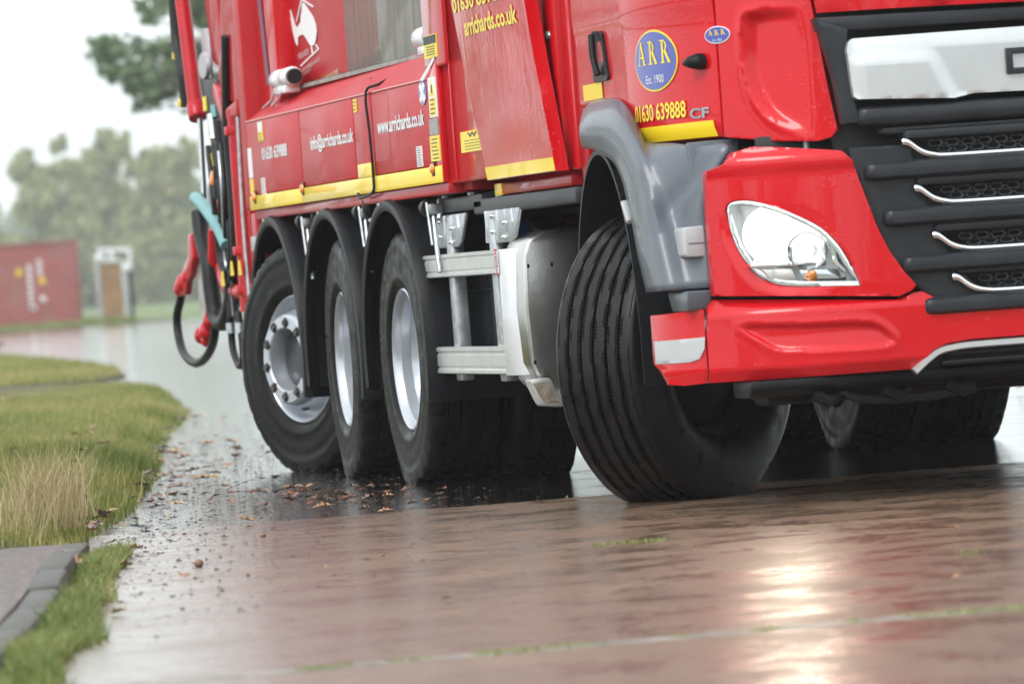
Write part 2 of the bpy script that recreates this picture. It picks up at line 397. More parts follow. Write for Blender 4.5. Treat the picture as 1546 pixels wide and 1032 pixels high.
def lettering(name, s, P, a0, a1, b0, b1, mt, parent, bold=.02, shear=0):
    v, f = text2d(s, bold)
    cuts = [-1, 2]
    if ' ' in s:      # one object per word: cut at the widest gap
        xs = np.sort(np.array([v[list(q), 0].mean() for q in f])); k = int(np.argmax(np.diff(xs)*(xs[1:] > .2)*(xs[1:] < .8))); cuts = [-1, (xs[k]+xs[k+1])/2, 2]
    for lo, hi in zip(cuts[:-1], cuts[1:]):
        ff = [q for q in f if lo < v[list(q), 0].mean() <= hi]; used = sorted({i for q in ff for i in q}); m_ = {i: n for n, i in enumerate(used)}
        o = mk(name, ([P(a0+(a1-a0)*v[i, 0]+shear*v[i, 1], b0+(b1-b0)*v[i, 1]) for i in used], [tuple(m_[i] for i in q) for q in ff]), mt, parent)
    return o

# ------------------------------------------------------------------ the truck's reference surfaces
def xb(y): return 4.45+.63*math.sqrt(max(0, 1-(min(abs(y), 1.28)/1.28)**3.5))
def Pb(y, z, d=0): return (xb(y)+d, y, z)                       # bumper and lamp panels
_ys = np.linspace(-1.21, 0, 3000); _xs = 4.05+1.02*np.sqrt(np.clip(1-(np.abs(_ys)/1.21)**3, 0, 1))
_sl = np.r_[0, np.cumsum(np.hypot(np.diff(_xs), np.diff(_ys)))]; SMAX = float(_sl[-1])
def Pc(s, z, d=0):                                              # cab skin: s = distance round from the door to the nose
    mir = s > SMAX; q = 2*SMAX-s if mir else s
    if q <= 0: p = (4.05+q, -1.21); n = (0, -1)
    else:
        y = float(np.interp(q, _sl, _ys)); x = float(np.interp(q, _sl, _xs)); e = .004
        x2, y2 = float(np.interp(min(q+e, SMAX), _sl, _xs)), float(np.interp(min(q+e, SMAX), _sl, _ys))
        t = np.array([x2-x, y2-y]); ln = np.hypot(*t); t = t/ln if ln > 1e-9 else np.array([0, 1.0])
        p = (x, y); n = (t[1], -t[0])
    x, y = p[0]+n[0]*d, p[1]+n[1]*d
    return (x, -y if mir else y, z)
YS = -1.275
def Ps(x, z, d=0): return (x, YS-d, z)                          # flat side of the body

# ------------------------------------------------------------------ setting: ground, road, verges, kerb
def road_mat(name, dark, light, wet, dry, patch, ripple, lo, hi, film, spec=.55, crough=.06):
    """Wet carriageway: shallow water standing in patches, gritty damp surface between them, an uneven top that breaks up reflections."""
    m, nt, b = nodes(name); l = nt.links.new
    tc = nt.nodes.new('ShaderNodeTexCoord')
    def noise(sc, det=6, rg=.6, dist_=0):
        mp = nt.nodes.new('ShaderNodeMapping'); mp.inputs['Scale'].default_value = (*sc, 1); l(tc.outputs['Object'], mp.inputs['Vector'])
        n = nt.nodes.new('ShaderNodeTexNoise'); n.inputs['Scale'].default_value = 1; n.inputs['Detail'].default_value = det; n.inputs['Roughness'].default_value = rg
        n.inputs['Distortion'].default_value = dist_; l(mp.outputs[0], n.inputs['Vector']); return n.outputs['Fac']
    def rng(src, a, b_, c, d): 
        r = nt.nodes.new('ShaderNodeMapRange'); r.interpolation_type = 'SMOOTHSTEP'
        for k, v in zip((1, 2, 3, 4), (a, b_, c, d)): r.inputs[k].default_value = v
        l(src, r.inputs[0]); return r.outputs[0]
    p = rng(noise(patch, 12, .78, .3), lo, hi, 0, 1)               # 0 = water, 1 = gritty
    # water stands in the gutter along the verge, whose edge runs at y = -2.91 - .18 (x - 2.47)
    sx = nt.nodes.new('ShaderNodeSeparateXYZ'); l(tc.outputs['Object'], sx.inputs[0])
    g1 = nt.nodes.new('ShaderNodeMath'); g1.operation = 'MULTIPLY_ADD'; g1.inputs[1].default_value = .18; g1.inputs[2].default_value = 2.46; l(sx.outputs[0], g1.inputs[0])
    g2 = nt.nodes.new('ShaderNodeMath'); g2.operation = 'ADD'; l(g1.outputs[0], g2.inputs[0]); l(sx.outputs[1], g2.inputs[1])
    g3 = nt.nodes.new('ShaderNodeMath'); g3.operation = 'MULTIPLY_ADD'; g3.inputs[1].default_value = .9; l(noise((1.5, 2.0), 6, .6), g3.inputs[0]); l(g2.outputs[0], g3.inputs[2])
    g4 = nt.nodes.new('ShaderNodeMath'); g4.operation = 'MULTIPLY'; l(rng(g3.outputs[0], .7, 1.9, .40, 1), g4.inputs[0]); l(p, g4.inputs[1]); p = g4.outputs[0]
    tone = noise((1.3, 1.1), 9, .7); grit = noise((95, 80), 3, .6); mott = noise((16, 12), 6, .7)
    r = nt.nodes.new('ShaderNodeValToRGB'); r.color_ramp.elements[0].position = .35; r.color_ramp.elements[1].position = .65
    r.color_ramp.elements[0].color = (*dark, 1); r.color_ramp.elements[1].color = (*light, 1)
    a1 = nt.nodes.new('ShaderNodeMath'); a1.operation = 'MULTIPLY_ADD'; a1.inputs[1].default_value = .5; l(mott, a1.inputs[0])
    a0 = nt.nodes.new('ShaderNodeMath'); a0.operation = 'MULTIPLY'; a0.inputs[1].default_value = .5; l(tone, a0.inputs[0]); l(a0.outputs[0], a1.inputs[2]); l(a1.outputs[0], r.inputs['Fac'])
    mx = nt.nodes.new('ShaderNodeMix'); mx.data_type = 'RGBA'; mx.blend_type = 'MULTIPLY'; mx.inputs[0].default_value = .7
    sp = nt.nodes.new('ShaderNodeValToRGB'); sp.color_ramp.elements[0].position = .32; sp.color_ramp.elements[1].position = .62
    sp.color_ramp.elements[0].color = (.42, .40, .38, 1); sp.color_ramp.elements[1].color = (1.0, .98, .95, 1); l(grit, sp.inputs['Fac'])
    l(r.outputs['Color'], mx.inputs[6]); l(sp.outputs['Color'], mx.inputs[7]); l(mx.outputs[2], b.inputs['Base Color'])
    l(rng(p, 0, 1, *[wet, dry]), b.inputs['Roughness'])
    l(rng(p, 0, 1, spec, spec*.55), b.inputs['Specular IOR Level'])
    l(rng(p, 0, 1, film, film*.25), b.inputs['Coat Weight']); b.inputs['Coat IOR'].default_value = 1.33; b.inputs['Coat Roughness'].default_value = crough
    # uneven top: long swells break the mirror image, fine grit roughens it
    sw = noise((9, 12), 7, .70); fi = noise((45, 34), 3, .6)
    b1 = nt.nodes.new('ShaderNodeBump'); b1.inputs['Strength'].default_value = 1; b1.inputs['Distance'].default_value = ripple; l(sw, b1.inputs['Height'])
    b2 = nt.nodes.new('ShaderNodeBump'); b2.inputs['Strength'].default_value = .6; b2.inputs['Distance'].default_value = .003; l(fi, b2.inputs['Height']); l(b1.outputs['Normal'], b2.inputs['Normal'])
    l(b2.outputs['Normal'], b.inputs['Normal']); l(b1.outputs['Normal'], b.inputs['Coat Normal'])
    return m
M['concrete'] = road_mat('wet_brown_concrete', (.135, .088, .060), (.30, .20, .138), .22, .50, (2.8, 2.4), .0042, .42, .58, .68, .45, .12)
M['asphalt'] = road_mat('wet_asphalt', (.022, .021, .021), (.055, .051, .048), .06, .22, (1.6, 1.2), .0030, .48, .66, 1.0, .9)
M['path'] = mat('pinkish_path_asphalt', (.15, .125, .115), rough=.6, noise=.6, nscale=35, bump=.5, bscale=120)
M['kerb'] = mat('kerb_concrete', (.090, .086, .084), rough=.6, noise=.3, nscale=20, bump=.4, bscale=60, dirt=(.07, .08, .04), dscale=5)
M['seal'] = mat('pale_joint_seal', (.26, .24, .21), rough=.7, noise=.5, nscale=9, bump=.5, bscale=50)
M['soil'] = mat('verge_soil', (.075, .07, .03), rough=.8, noise=.4, nscale=12, bump=.5, bscale=30)
M['field'] = mat('far_grass', (.12, .17, .05), rough=.8, noise=.3, nscale=.5)

def flat(name, pts, z, mt, parent=None):
    return mk(name, ([(x, y, z) for x, y in pts], [tuple(range(len(pts)))]), mt, parent)
g = flat('ground', [(-1500, -500), (300, -500), (300, 700), (-1500, 700)], -.06, 'field'); tag(g, None, None, None, 'structure')
road = flat('road', [(-152, -60), (40, -60), (40, 70), (-152, 70)], -.002, 'asphalt'); tag(road, None, None, None, 'structure')
# concrete slabs of the carriageway, cast bay by bay across it
joints = [16.0, 10.63, 6.3, 2.72]
for i in range(len(joints)-1):
    a, b_ = joints[i]-(.05 if i == 1 else .006), joints[i+1]+(.05 if i == 0 else .006)
    mk('concrete_slab', box(b_, a, -9, 14, -.010, .003), 'concrete', road, bev=.004, seg=1)
for x in joints[1:2]:
    mk('joint_seal', box(x-.048, x+.048, -9, 14, -.010, .004), 'seal', road)

EDGE = [(13.5, -4.9), (9.69, -4.2), (8.45, -3.97), (5.05, -3.39), (2.47, -2.91), (.85, -2.54), (-3.3, -1.78), (-10.4, -.61), (-16.2, .48), (-23, 1.42), (-28, 2.1)]
def edge_y(x): xs = [e[0] for e in EDGE][::-1]; ys = [e[1] for e in EDGE][::-1]; return np.interp(x, xs, ys)
def grass_mat(name, c0, c1, c2):
    m, nt, b = nodes(name); at = nt.nodes.new('ShaderNodeAttribute'); at.attribute_name = 'tone'
    r = nt.nodes.new('ShaderNodeValToRGB'); r.color_ramp.elements.new(.5)
    for e, c in zip(r.color_ramp.elements, (c0, c1, c2)): e.color = (*c, 1)
    nt.links.new(at.outputs['Fac'], r.inputs['Fac']); nt.links.new(r.outputs['Color'], b.inputs['Base Color'])
    b.inputs['Roughness'].default_value = .45
    b.inputs['Subsurface Weight'].default_value = 0
    tr = nt.nodes.new('ShaderNodeBsdfTranslucent'); nt.links.new(r.outputs['Color'], tr.inputs['Color'])
    mx = nt.nodes.new('ShaderNodeMixShader'); mx.inputs[0].default_value = .35
    o = nt.nodes['Material Output']; nt.links.new(b.outputs[0], mx.inputs[1]); nt.links.new(tr.outputs[0], mx.inputs[2]); nt.links.new(mx.outputs[0], o.inputs['Surface'])
    return m
M['grass'] = grass_mat('verge_grass', (.14, .19, .04), (.29, .31, .085), (.47, .38, .17))
M['grass_fresh'] = grass_mat('fresh_grass', (.11, .16, .035), (.22, .27, .075), (.40, .36, .15))
M['straw'] = grass_mat('dry_straw', (.34, .27, .13), (.46, .38, .20), (.58, .50, .30))
def tri_mesh(name, V, F, mt, tone=None, parent=None):
    me = bpy.data.meshes.new(name); V = np.asarray(V, np.float32); F = np.asarray(F, np.int32); k = F.shape[1]
    me.vertices.add(len(V)); me.vertices.foreach_set('co', V.ravel())
    me.loops.add(F.size); me.loops.foreach_set('vertex_index', F.ravel())
    me.polygons.add(len(F)); me.polygons.foreach_set('loop_start', np.arange(0, F.size, k, dtype=np.int32)); me.polygons.foreach_set('loop_total', np.full(len(F), k, np.int32))
    if tone is not None:
        at = me.attributes.new('tone', 'FLOAT', 'POINT'); at.data.foreach_set('value', np.asarray(tone, np.float32))
    me.materials.append(M[mt]); me.update(calc_edges=True); me.validate()
    return link(bpy.data.objects.new(name, me), parent)
def blades(name, x, y, z, h, w, lean, mt, tone, parent=None):
    n = len(x); a = RNG.uniform(0, 2*np.pi, n); d = RNG.uniform(0, 2*np.pi, n); ln = RNG.uniform(.2, 1, n)*lean*h
    p = np.stack([x, y, z], 1); wv = np.stack([np.cos(a), np.sin(a), 0*a], 1)*(w/2)[:, None]; lv = np.stack([np.cos(d), np.sin(d), 0*d], 1)
    mid = p+lv*(ln*.35)[:, None]+np.array([0, 0, 1])*(h*.6)[:, None]; tip = p+lv*ln[:, None]+np.array([0, 0, 1])*h[:, None]
    V = np.stack([p-wv, p+wv, mid+wv*.7, mid-wv*.7, tip], 1).reshape(-1, 3)
    b0 = np.arange(n)*5
    F = np.concatenate([np.stack([b0, b0+1, b0+2], 1), np.stack([b0, b0+2, b0+3], 1), np.stack([b0+3, b0+2, b0+4], 1)])
    return tri_mesh(name, V, F, mt, np.repeat(tone, 5), parent)
def fbm(x, y, s, k=0):
    return (np.sin(x*s*1.3+k)+np.sin(y*s*3.1+1.7*k)+np.sin((x*.7-y*2.2)*s*2.1+2.3*k)+np.sin((x+y*3)*s*4.3+k*.7)*.6)/3.6

# the verge: a low bank of soil whose edge has slumped over the kerb line
def verge(name, out, label, zt=.085, ne=0):
    n = len(out); cx, cy = np.mean(out, 0)
    V = [(x, y, -.02) for x, y in out]
    for i, (x, y) in enumerate(out):
        d = np.hypot(cx-x, cy-y); V.append((x+(cx-x)/d*.10, y-.30 if i < ne else y, zt))
    F = [(i, (i+1) % n, n+(i+1) % n, n+i) for i in range(n)]+[tuple(range(n, 2*n))]
    return tag(mk(name, (V, F), 'soil'), label, None, None, 'structure')
ve = [(4.42, -3.22), (2.47, -2.91), (.85, -2.54), (-3.3, -1.78), (-10.4, -.61), (-16.2, .48), (-23, 1.42), (-27, 1.8)]
verge('verge', ve+[(-29.5, 1.2), (-29.5, -8), (4.42, -8)], None, .085, len(ve))
verge('far_verge', [(-33.6, 2.35), (-36, 3.0), (-41, 3.65), (-52, 4.6), (-69, 5.8), (-69, -4), (-33.6, -6)], None, .04)
verge('field_edge', [(-80, 7.0), (-95, 9.3), (-120, 10.2), (-151, 12), (-151, -10), (-80, -10)], None)
verge('container_lawn', [(-150, 0), (-150, 20.5), (-153, 22.5), (-190, 24), (-190, 0)], None, .04)

def scatter(x0, x1, dens, wid, edge=True):
    n = int((x1-x0)*wid*dens); x = RNG.uniform(x0, x1, n); t = RNG.uniform(0, 1, n)
    return x, edge_y(x)-t*wid, t
x, y, t = scatter(-30, -6, 1000, 2.6); x2, y2, t2 = scatter(-6, 4.38, 3000, 1.3)
x = np.r_[x, x2]; y = np.r_[y, y2]; tt = np.r_[t*2.6, t2*1.3]
tone = np.clip(.48+.30*fbm(x, y, .55, 1)+.28*fbm(x, y, 2.1, 3)+RNG.normal(0, .20, len(x))-.15*(tt < .25), 0, 1)
hh = RNG.uniform(.03, .10, len(x))*(1+.5*fbm(x, y, 1.1, 2))*np.interp(x, [-30, -14, -4], [.6, .8, 1.0]); zz = np.where(tt < .30, .085*tt/.30, .08)*np.interp(x, [-31, -24], [.3, 1])-.012
keep = (tt > .06+.10*fbm(x, y, 3.0, 7)) | (RNG.uniform(0, 1, len(x)) < .3)
o = blades('verge_grass', x[keep], y[keep], zz[keep], hh[keep], RNG.uniform(.004, .009, keep.sum()), .6, 'grass', tone[keep])
tag(o, 'mown green and yellowing grass covering the verge beside the wet road', 'grass', None, 'stuff')
xs_, ys_ = [], []
n = 26000; x = RNG.uniform(-69, -33.6, n); y = np.interp(x, [-69, -52, -41, -36, -33.6], [5.8, 4.6, 3.65, 3.0, 2.35])-RNG.uniform(.05, 3.2, n)
o = blades('far_verge_grass', x, y, np.full(n, .03), RNG.uniform(.04, .11, n), RNG.uniform(.012, .02, n), .6, 'grass', np.clip(.55+.3*fbm(x, y, .3, 4)+RNG.normal(0, .15, n), 0, 1))
tag(o, 'yellow green grass on the second verge further down the road', 'grass', None, 'stuff')
n = 22000; x = RNG.uniform(-190, -150, n); y = np.minimum(RNG.uniform(14, 23.5, n), 20.5+(-150-x)*.09); k = RNG.uniform(0, 1, n) < .5
x = np.where(k, RNG.uniform(-151, -80, n), x); y = np.where(k, np.interp(x, [-151, -120, -95, -80], [12, 10.2, 9.3, 7])-RNG.uniform(.1, 5, n), y)
o = blades('distant_grass', x, y, np.full(n, .03), RNG.uniform(.08, .22, n), RNG.uniform(.03, .06, n), .6, 'grass_fresh', np.clip(.4+RNG.normal(0, .2, n), 0, 1))
tag(o, 'bright green grass strip in front of the red shipping container', 'grass', None, 'stuff')

# footpath, its edging and the kerb stones
kx = [4.55, 5.45, 6.35, 7.25, 8.15, 9.05, 9.95, 10.85, 11.75]
def kline(x): return np.interp(x, [4.5, 6, 7.9, 10.1, 12], [-3.22, -3.50, -3.82, -4.24, -4.62])
pv = [(x, float(kline(x))-.092) for x in (4.52, 5.5, 6.5, 7.5, 8.5, 9.5, 10.5, 11.8)]
tag(mk('footpath', prism(pv+[(11.8, -8), (4.52, -8)], 'z', -.02, .060), 'path', bev=.006), None, None, None, 'structure')
kerbg = 'kerb stones along the footpath'
klabels = ['worn kerb stone at the corner where the grass verge meets the footpath', 'second kerb stone from the verge corner, edged by short grass', 'third kerb stone from the verge corner beside the footpath', 'fourth kerb stone from the verge corner, dipping into the grass',
           'fifth kerb stone from the verge corner beside green tufts', 'sixth kerb stone from the verge corner near the picture edge', 'seventh kerb stone from the verge corner, lowest in the picture', 'eighth kerb stone from the verge corner']
for i in range(6):
    a, b_ = kx[i], kx[i+1]-.012; ya, yb = float(kline(a)), float(kline(b_)); dz = random.uniform(-.012, .012); dy = random.uniform(-.012, .012)
    nx, ny = (yb-ya), -(b_-a); ln = math.hypot(nx, ny); nx, ny = nx/ln*.09, ny/ln*.09
    V, F = prism([(a, ya+dy), (b_, yb+dy), (b_+nx, yb+ny+dy), (a+nx, ya+ny+dy)], 'z', -.05, .066+dz)
    tag(mk('kerb_stone', (V, F), 'kerb', bev=.014, seg=2), klabels[i], 'kerb stone', kerbg)
for i in range(3):
    y0 = -3.36-.9*i
    tag(mk('edging_stone', box(4.43, 4.50, y0-.89, y0, -.03, .058), 'kerb', bev=.008),
        ['flat edging stone between the footpath and the tall dry grass', 'edging stone left of the first, between footpath and verge', 'edging stone furthest left between footpath and verge'][i], 'edging stone', 'edging across the end of the footpath')
n = 19000; x = RNG.uniform(4.5, 11.4, n); y = kline(x)+.01+RNG.uniform(0, 1, n)**1.2*(-.01+edge_y(x)-kline(x)+.12+.10*fbm(x, 0*x, 2.3, 1)+.03)
m_ = fbm(x, y, 1.4, 5)+RNG.normal(0, .25, n) > -.25; x, y = x[m_], y[m_]; n = len(x)
o = blades('kerbside_grass', x, y, np.full(n, -.005), RNG.uniform(.015, .075, n)*(1+.6*fbm(x, y, 1.9, 3)), RNG.uniform(.004, .009, n), 1.0, 'grass_fresh', np.clip(.45+.3*fbm(x, y, 2, 2)+RNG.normal(0, .18, n), 0, 1))
tag(o, 'bright green grass growing between the kerb stones and the road', 'grass', None, 'stuff')
# tall dry grass clumps standing at the end of the verge
for i, (cx, cy, nb, hm, lb) in enumerate([(3.2, -3.22, 260, .34, 'tall dry straw coloured grass tuft at the near end of the verge'), (2.3, -3.05, 170, .28, 'dry grass tuft just behind the tallest one on the verge'),
                                          (3.9, -3.42, 120, .24, 'low dry grass tuft at the left picture edge above the footpath'), (.2, -2.75, 90, .24, 'thin dry grass tuft halfway along the verge')]):
    a = RNG.uniform(0, 6.28, nb); rr_ = RNG.uniform(0, 1, nb)**.7*.20
    o = blades('dry_grass_tuft', cx+rr_*np.cos(a)*1.6, cy+rr_*np.sin(a)*.8, np.full(nb, .06), RNG.uniform(.45, 1, nb)*hm, RNG.uniform(.003, .006, nb), .75, 'straw', RNG.uniform(0, 1, nb))
    tag(o, lb, 'dry grass', 'dry grass tufts on the verge')
# moss and weeds in the slab joints
mx_, my_ = [], []
for jx, segs in ((10.63, [(-3.8, 3.0)]), (8.3, [(-1.5, -1.0)]), (6.3, [(-1.95, -1.6), (-.6, -.4)]), (2.72, [(-1.35, -1.2), (1.2, 1.5)])):
    for a, b_ in segs:
        k = int((b_-a)*1100); yy = RNG.uniform(a, b_, k); kk = np.sin(yy*13+jx)+np.sin(yy*31)+.8*np.sin(yy*5.3)+RNG.normal(0, .6, k) > .5
        my_.append(yy[kk]); mx_.append(jx+RNG.normal(0, .03, kk.sum()))
mx_, my_ = np.concatenate(mx_), np.concatenate(my_); n = len(mx_)
o = blades('joint_moss', mx_, my_, np.full(n, .002), RNG.uniform(.003, .012, n), RNG.uniform(.004, .009, n), 1.6, 'grass_fresh', np.clip(RNG.normal(.55, .2, n), 0, 1))
tag(o, 'moss and seedlings growing along the road slab joints', 'moss', None, 'stuff')
# ------------------------------------------------------------------ the truck
T = empty('refuse_truck')
tag(T, 'red refuse collection truck turning on the wet road with its headlight lit', 'truck')
def part(name, vf, mt, bev=0, seg=2, parent=None, **k): return mk(name, vf, mt, parent or T, bev, seg, **k)

# --- chassis and things under it
for s in (-1, 1):
    part('chassis_rail', box(-4.2, 4.55, s*.42-.04, s*.42+.04, .72, 1.0), 'chassis', .01)
for x in (-3.4, -2.0, -.7, .75, 1.9, 3.0, 4.4):
    part('cross_member', box(x-.05, x+.05, -.39, .39, .76, .95), 'chassis', .01)
for x, w in ((3.65, .80), (0, .60), (-1.37, .60), (-2.72, .90)):
    a = part('axle', tube([(x, -w, .51), (x, -.3, .48), (x, .3, .48), (x, w, .51)], [.07, .085, .085, .07], 12), 'chassis')
    if x < 1 and x > -2: part('differential', ball((x, .1, .50), .20, 14, 10), 'chassis', parent=a)
part('gearbox', prism([(-.32, .42), (.32, .42), (.38, .62), (.30, 1.05), (-.30, 1.05), (-.38, .62)], 'x', 2.1, 4.2), 'chassis', .03)
part('under_blocking_panel', box(.9, 4.6, -.62, .62, .385, .43), 'chassis', .02)  # added under the truck to block light coming in from the front
part('propeller_shaft', tube([(2.1, 0, .62), (.1, 0, .55)], .06, 12), 'chassis')
part('floor_pan', box(-3.3, 3.4, -1.15, 1.15, 1.09, 1.16), 'chassis', .01)
for i, x in enumerate((.72, 1.08, 1.44)):
    t_ = part('air_tank', lathe([(.0, -.95), (.09, -.94), (.125, -.90), (.125, -.50), (.09, -.46), (0, -.45)], 20), 'chassis'); t_.location = (x, -.05, .80 if i < 2 else .62)
part('battery_box', box(.75, 1.55, -1.10, -.52, .42, 1.0), 'gloss_black', .10, 5); part('battery_lid', box(.74, 1.56, -1.105, -.6, .775, .782), 'chassis', .002)
part('battery_strap', box(1.552, 1.558, -.99, -.975, .43, .98), 'galv', .001)
part('cable_loop', tube([(.55, -1.15, .72), (.62, -1.19, .66), (.66, -1.18, .55), (.7, -1.15, .52)], .008, 8, 5), 'galv')
part('brass_fitting', tube([(.52, -1.15, .72), (.57, -1.16, .72)], .016, 8), 'brass')
part('mud_flap', box(3.13, 3.16, -1.24, -.62, .17, .62), 'black_plastic', .004)
part('mud_flap', box(3.13, 3.16, .62, 1.24, .17, .62), 'black_plastic', .004)
part('hanging_hose', tube([(1.42, -.75, .5), (1.45, -.76, .40), (1.5, -.74, .33), (1.52, -.75, .28)], .02, 8, 5), 'hose')

# --- wheels
HUB = .512
def tyre_vf(prof, n, lug=None):
    V, F = lathe(prof, n, closed=True); k = len(prof); hs = [p[1] for p in prof]; hc = (min(hs)+max(hs))/2
    out = []
    for i, (x_, h, z_) in enumerate(V):
        r = math.hypot(x_, z_); a = math.atan2(z_, x_)
        if lug: r -= lug(a, h-hc, r)
        x_, z_ = r*math.cos(a), r*math.sin(a)+HUB
        lo = max(0, 1-z_/.13); lo = lo*lo
        h += (1 if h > hc else -1)*.022*lo*min(1, abs(h-hc)/.1)
        out.append((x_, h, max(z_, -.003)))
    return out, F, k, hc
def tyre(name, prof, n, mt, parent, lug=None):
    V, F, k, hc = tyre_vf(prof, n, lug)
    o = mk(name, (V, F), mt, parent, ang=50); me = o.data; uv = me.uv_layers.new(name='UVMap')
    co = np.array(V)
    for p in me.polygons:
        ii = [me.loops[l].vertex_index for l in p.loop_indices]; seg = [i//k for i in ii]
        wrap = (n-1) in seg and 0 in seg
        for l, i, s_ in zip(p.loop_indices, ii, seg):
            uv.data[l].uv = ((n if wrap and s_ == 0 else s_)/n*3.31, co[i][1]-hc)
    return o
def steer_prof():
    w = .385; c = w/2; half = [(.292, .150), (.300, .172), (.33, .186), (.37, .193), (.41, .193), (.45, .186), (.485, .176), (.507, .168), (.517, .160), (.5225, .150)]
    tread = []
    for g_ in (.106, .053): tread += [(.5245, g_+.0058), (.511, g_+.0045), (.511, g_-.0045), (.5255, g_-.0058)]
    one = half+tread+[(.5265, .0058), (.512, .0045), (.512, .001)]
    left = [(r, c-h) for r, h in one]; right = [(r, c+h) for r, h in one[::-1]]
    return left+right
def drive_prof(w=.31):
    c = w/2; half = [(.292, .115), (.302, .138), (.33, .150), (.345, .1535), (.352, .151), (.39, .156), (.43, .154), (.455, .150), (.462, .153), (.48, .148), (.50, .143), (.515, .137), (.522, .130), (.526, .118),
                             (.527, .10), (.527, .080), (.516, .077), (.516, .070), (.528, .067), (.529, .030), (.518, .027), (.518, .020), (.53, .017)]
    return [(r, c-h) for r, h in half]+[(r, c+h) for r, h in half[::-1]]
def drive_lug(a, h, r):
    if r < .505: return 0
    return .012 if abs(h) > .085 and (a*.53/.052) % 1 < .22 else (.008 if abs(h) <= .085 and (a*.53/.07+abs(h)*4) % 1 < .14 else 0)
def hexnut(c, r, h, yaxis_out):
    v = [(c[0]+r*math.cos(k*math.pi/3), c[1], c[2]+r*math.sin(k*math.pi/3)) for k in range(6)]
    v += [(x_*1, y_-h, z_) for x_, y_, z_ in v]
    return v, [tuple(range(6)), tuple(range(11, 5, -1))]+[(k, (k+1) % 6, 6+(k+1) % 6, 6+k) for k in range(6)]
def up_(vf, dz=HUB): return [(x_, y_, z_+dz) for x_, y_, z_ in vf[0]], vf[1]
def drive_wheel(x, side):
    w = empty('wheel', (x, 1.245*side, 0), math.pi if side > 0 else 0, T)
    tyre('tyre', drive_prof(), 160, 'tyre', w, drive_lug)
    V, F, k, hc = tyre_vf(drive_prof(), 160, drive_lug)
    mk('inner_tyre', ([(a, b+.345, c) for a, b, c in V], F), 'tyre', w, ang=50)
    mk('rim', up_(lathe([(.284, .052), (.293, .034), (.294, .022), (.288, .018), (.281, .024), (.274, .034), (.268, .05), (.264, .052), (.262, .09), (.264, .092), (.255, .135), (.235, .155), (.20, .165), (.15, .165)], 64)), 'rim', w)
    v_, f_ = text2d('CONTINENTAL', .02)      # raised maker's name on the rear upper sidewall
    mk('sidewall_lettering', up_(([((.385+.045*q[1])*math.cos(R(200-85*q[0])), -.0035+.012*max(0, abs(q[1]-.5)-.3), (.385+.045*q[1])*math.sin(R(200-85*q[0]))) for q in v_], f_)), 'rubber_print', w)
    mk('hub', up_(lathe([(.15, .165), (.145, .13), (.13, .11), (.10, .105), (0, .105)], 32)), 'hub', w)
    return w
W3 = drive_wheel(0, -1)
def copy_tree(o, parent):
    c = o.copy(); col.objects.link(c); c.parent = parent
    for ch in [q for q in o.children]: copy_tree(ch, c)
    return c
for x_, s_ in ((-1.37, -1), (0, 1), (-1.37, 1)):
    c = copy_tree(W3, T); c.location = (x_, 1.245*s_, 0); c.rotation_euler = (0, 0, math.pi if s_ > 0 else R(-3))
def tag_wheel(x, side, steer):
    w = empty('wheel', (x, 1.08*side, 0), (math.pi if side > 0 else 0)+steer, T)
    o = tyre('tyre', [(r, h-.155) for r, h in drive_prof()], 160, 'tyre', w, drive_lug)
    f = -.155
    mk('rim', up_(lathe([(.284, .05+f), (.293, .034+f), (.294, .022+f), (.288, .018+f), (.281, .024+f), (.272, .05+f), (.262, .075+f), (.256, .085+f), (.245, .08+f), (.236, .06+f), (.222, .01+f), (.21, -.03+f), (.203, -.042+f), (.198, -.046+f)], 64)), 'rim', w)
    mk('wheel_disc', up_(lathe([(.198, -.046+f), (.194, -.052+f), (.150, -.053+f), (.143, -.047+f), (.140, -.03+f), (.136, .03+f)], 64)), 'rim', w)
    mk('hub', up_(lathe([(.136, .03+f), (.12, .02+f), (.06, .015+f), (0, .015+f)], 32)), 'hub', w)
    for k in range(10):
        a = 2*math.pi*(k+.3)/10; cx, cz = .170*math.cos(a), .170*math.sin(a)+HUB
        mk('stud_hole', ([(cx+p[0], p[1]+f-.0535, cz+p[2]) for p in lathe([(0, 0), (.0235, 0), (.026, .004)], 16)[0]], lathe([(0, 0), (.0235, 0), (.026, .004)], 16)[1]), 'ink', w)
        mk('wheel_nut', hexnut((cx, f-.053, cz), .0155, .012, 1), 'nut', w)
    for k in range(5):
        a = 2*math.pi*(k+.75)/5; cx, cz = .2285*math.cos(a), .2285*math.sin(a)
        b_ = ball((0, 0, 0), .03, 10, 6, .35, .35, 1.15)
        mk('hand_hole', up_(([(cx+(-math.sin(a)*p[2])+p[0]*math.cos(a), p[1]+f+.034, cz+math.cos(a)*p[2]+p[0]*math.sin(a)) for p in b_[0]], b_[1])), 'ink', w)
    return w
tag_wheel(-2.64, -1, R(21)); tag_wheel(-2.64, 1, R(21))
def front_wheel(side, steer):
    w = empty('wheel', (3.54, .965*side, 0), (math.pi if side > 0 else 0)+steer, T); w.scale = (.985, 1, .985)
    pr = [(r, h-.1925) for r, h in steer_prof()]
    tyre('tyre', pr, 144, 'tyre_front', w)
    mk('rim', up_(lathe([(.262, .02), (.258, .06), (.264, .10), (.274, .135), (.284, .15), (.292, .158), (.296, .150), (.293, .138)], 64)), 'hub', w)
    mk('rim_face', up_(lathe([(.293, -.138), (.296, -.150), (.290, -.158), (.282, -.15), (.265, -.11), (.25, -.02), (.21, .04), (.2, .045), (.15, .05), (.14, .04), (.13, -.05), (0, -.05)], 64)), 'rim', w)
    mk('brake_drum', up_(lathe([(.25, .03), (.245, .09), (.20, .115), (.10, .125), (0, .13)], 40)), 'chassis', w)
    return w
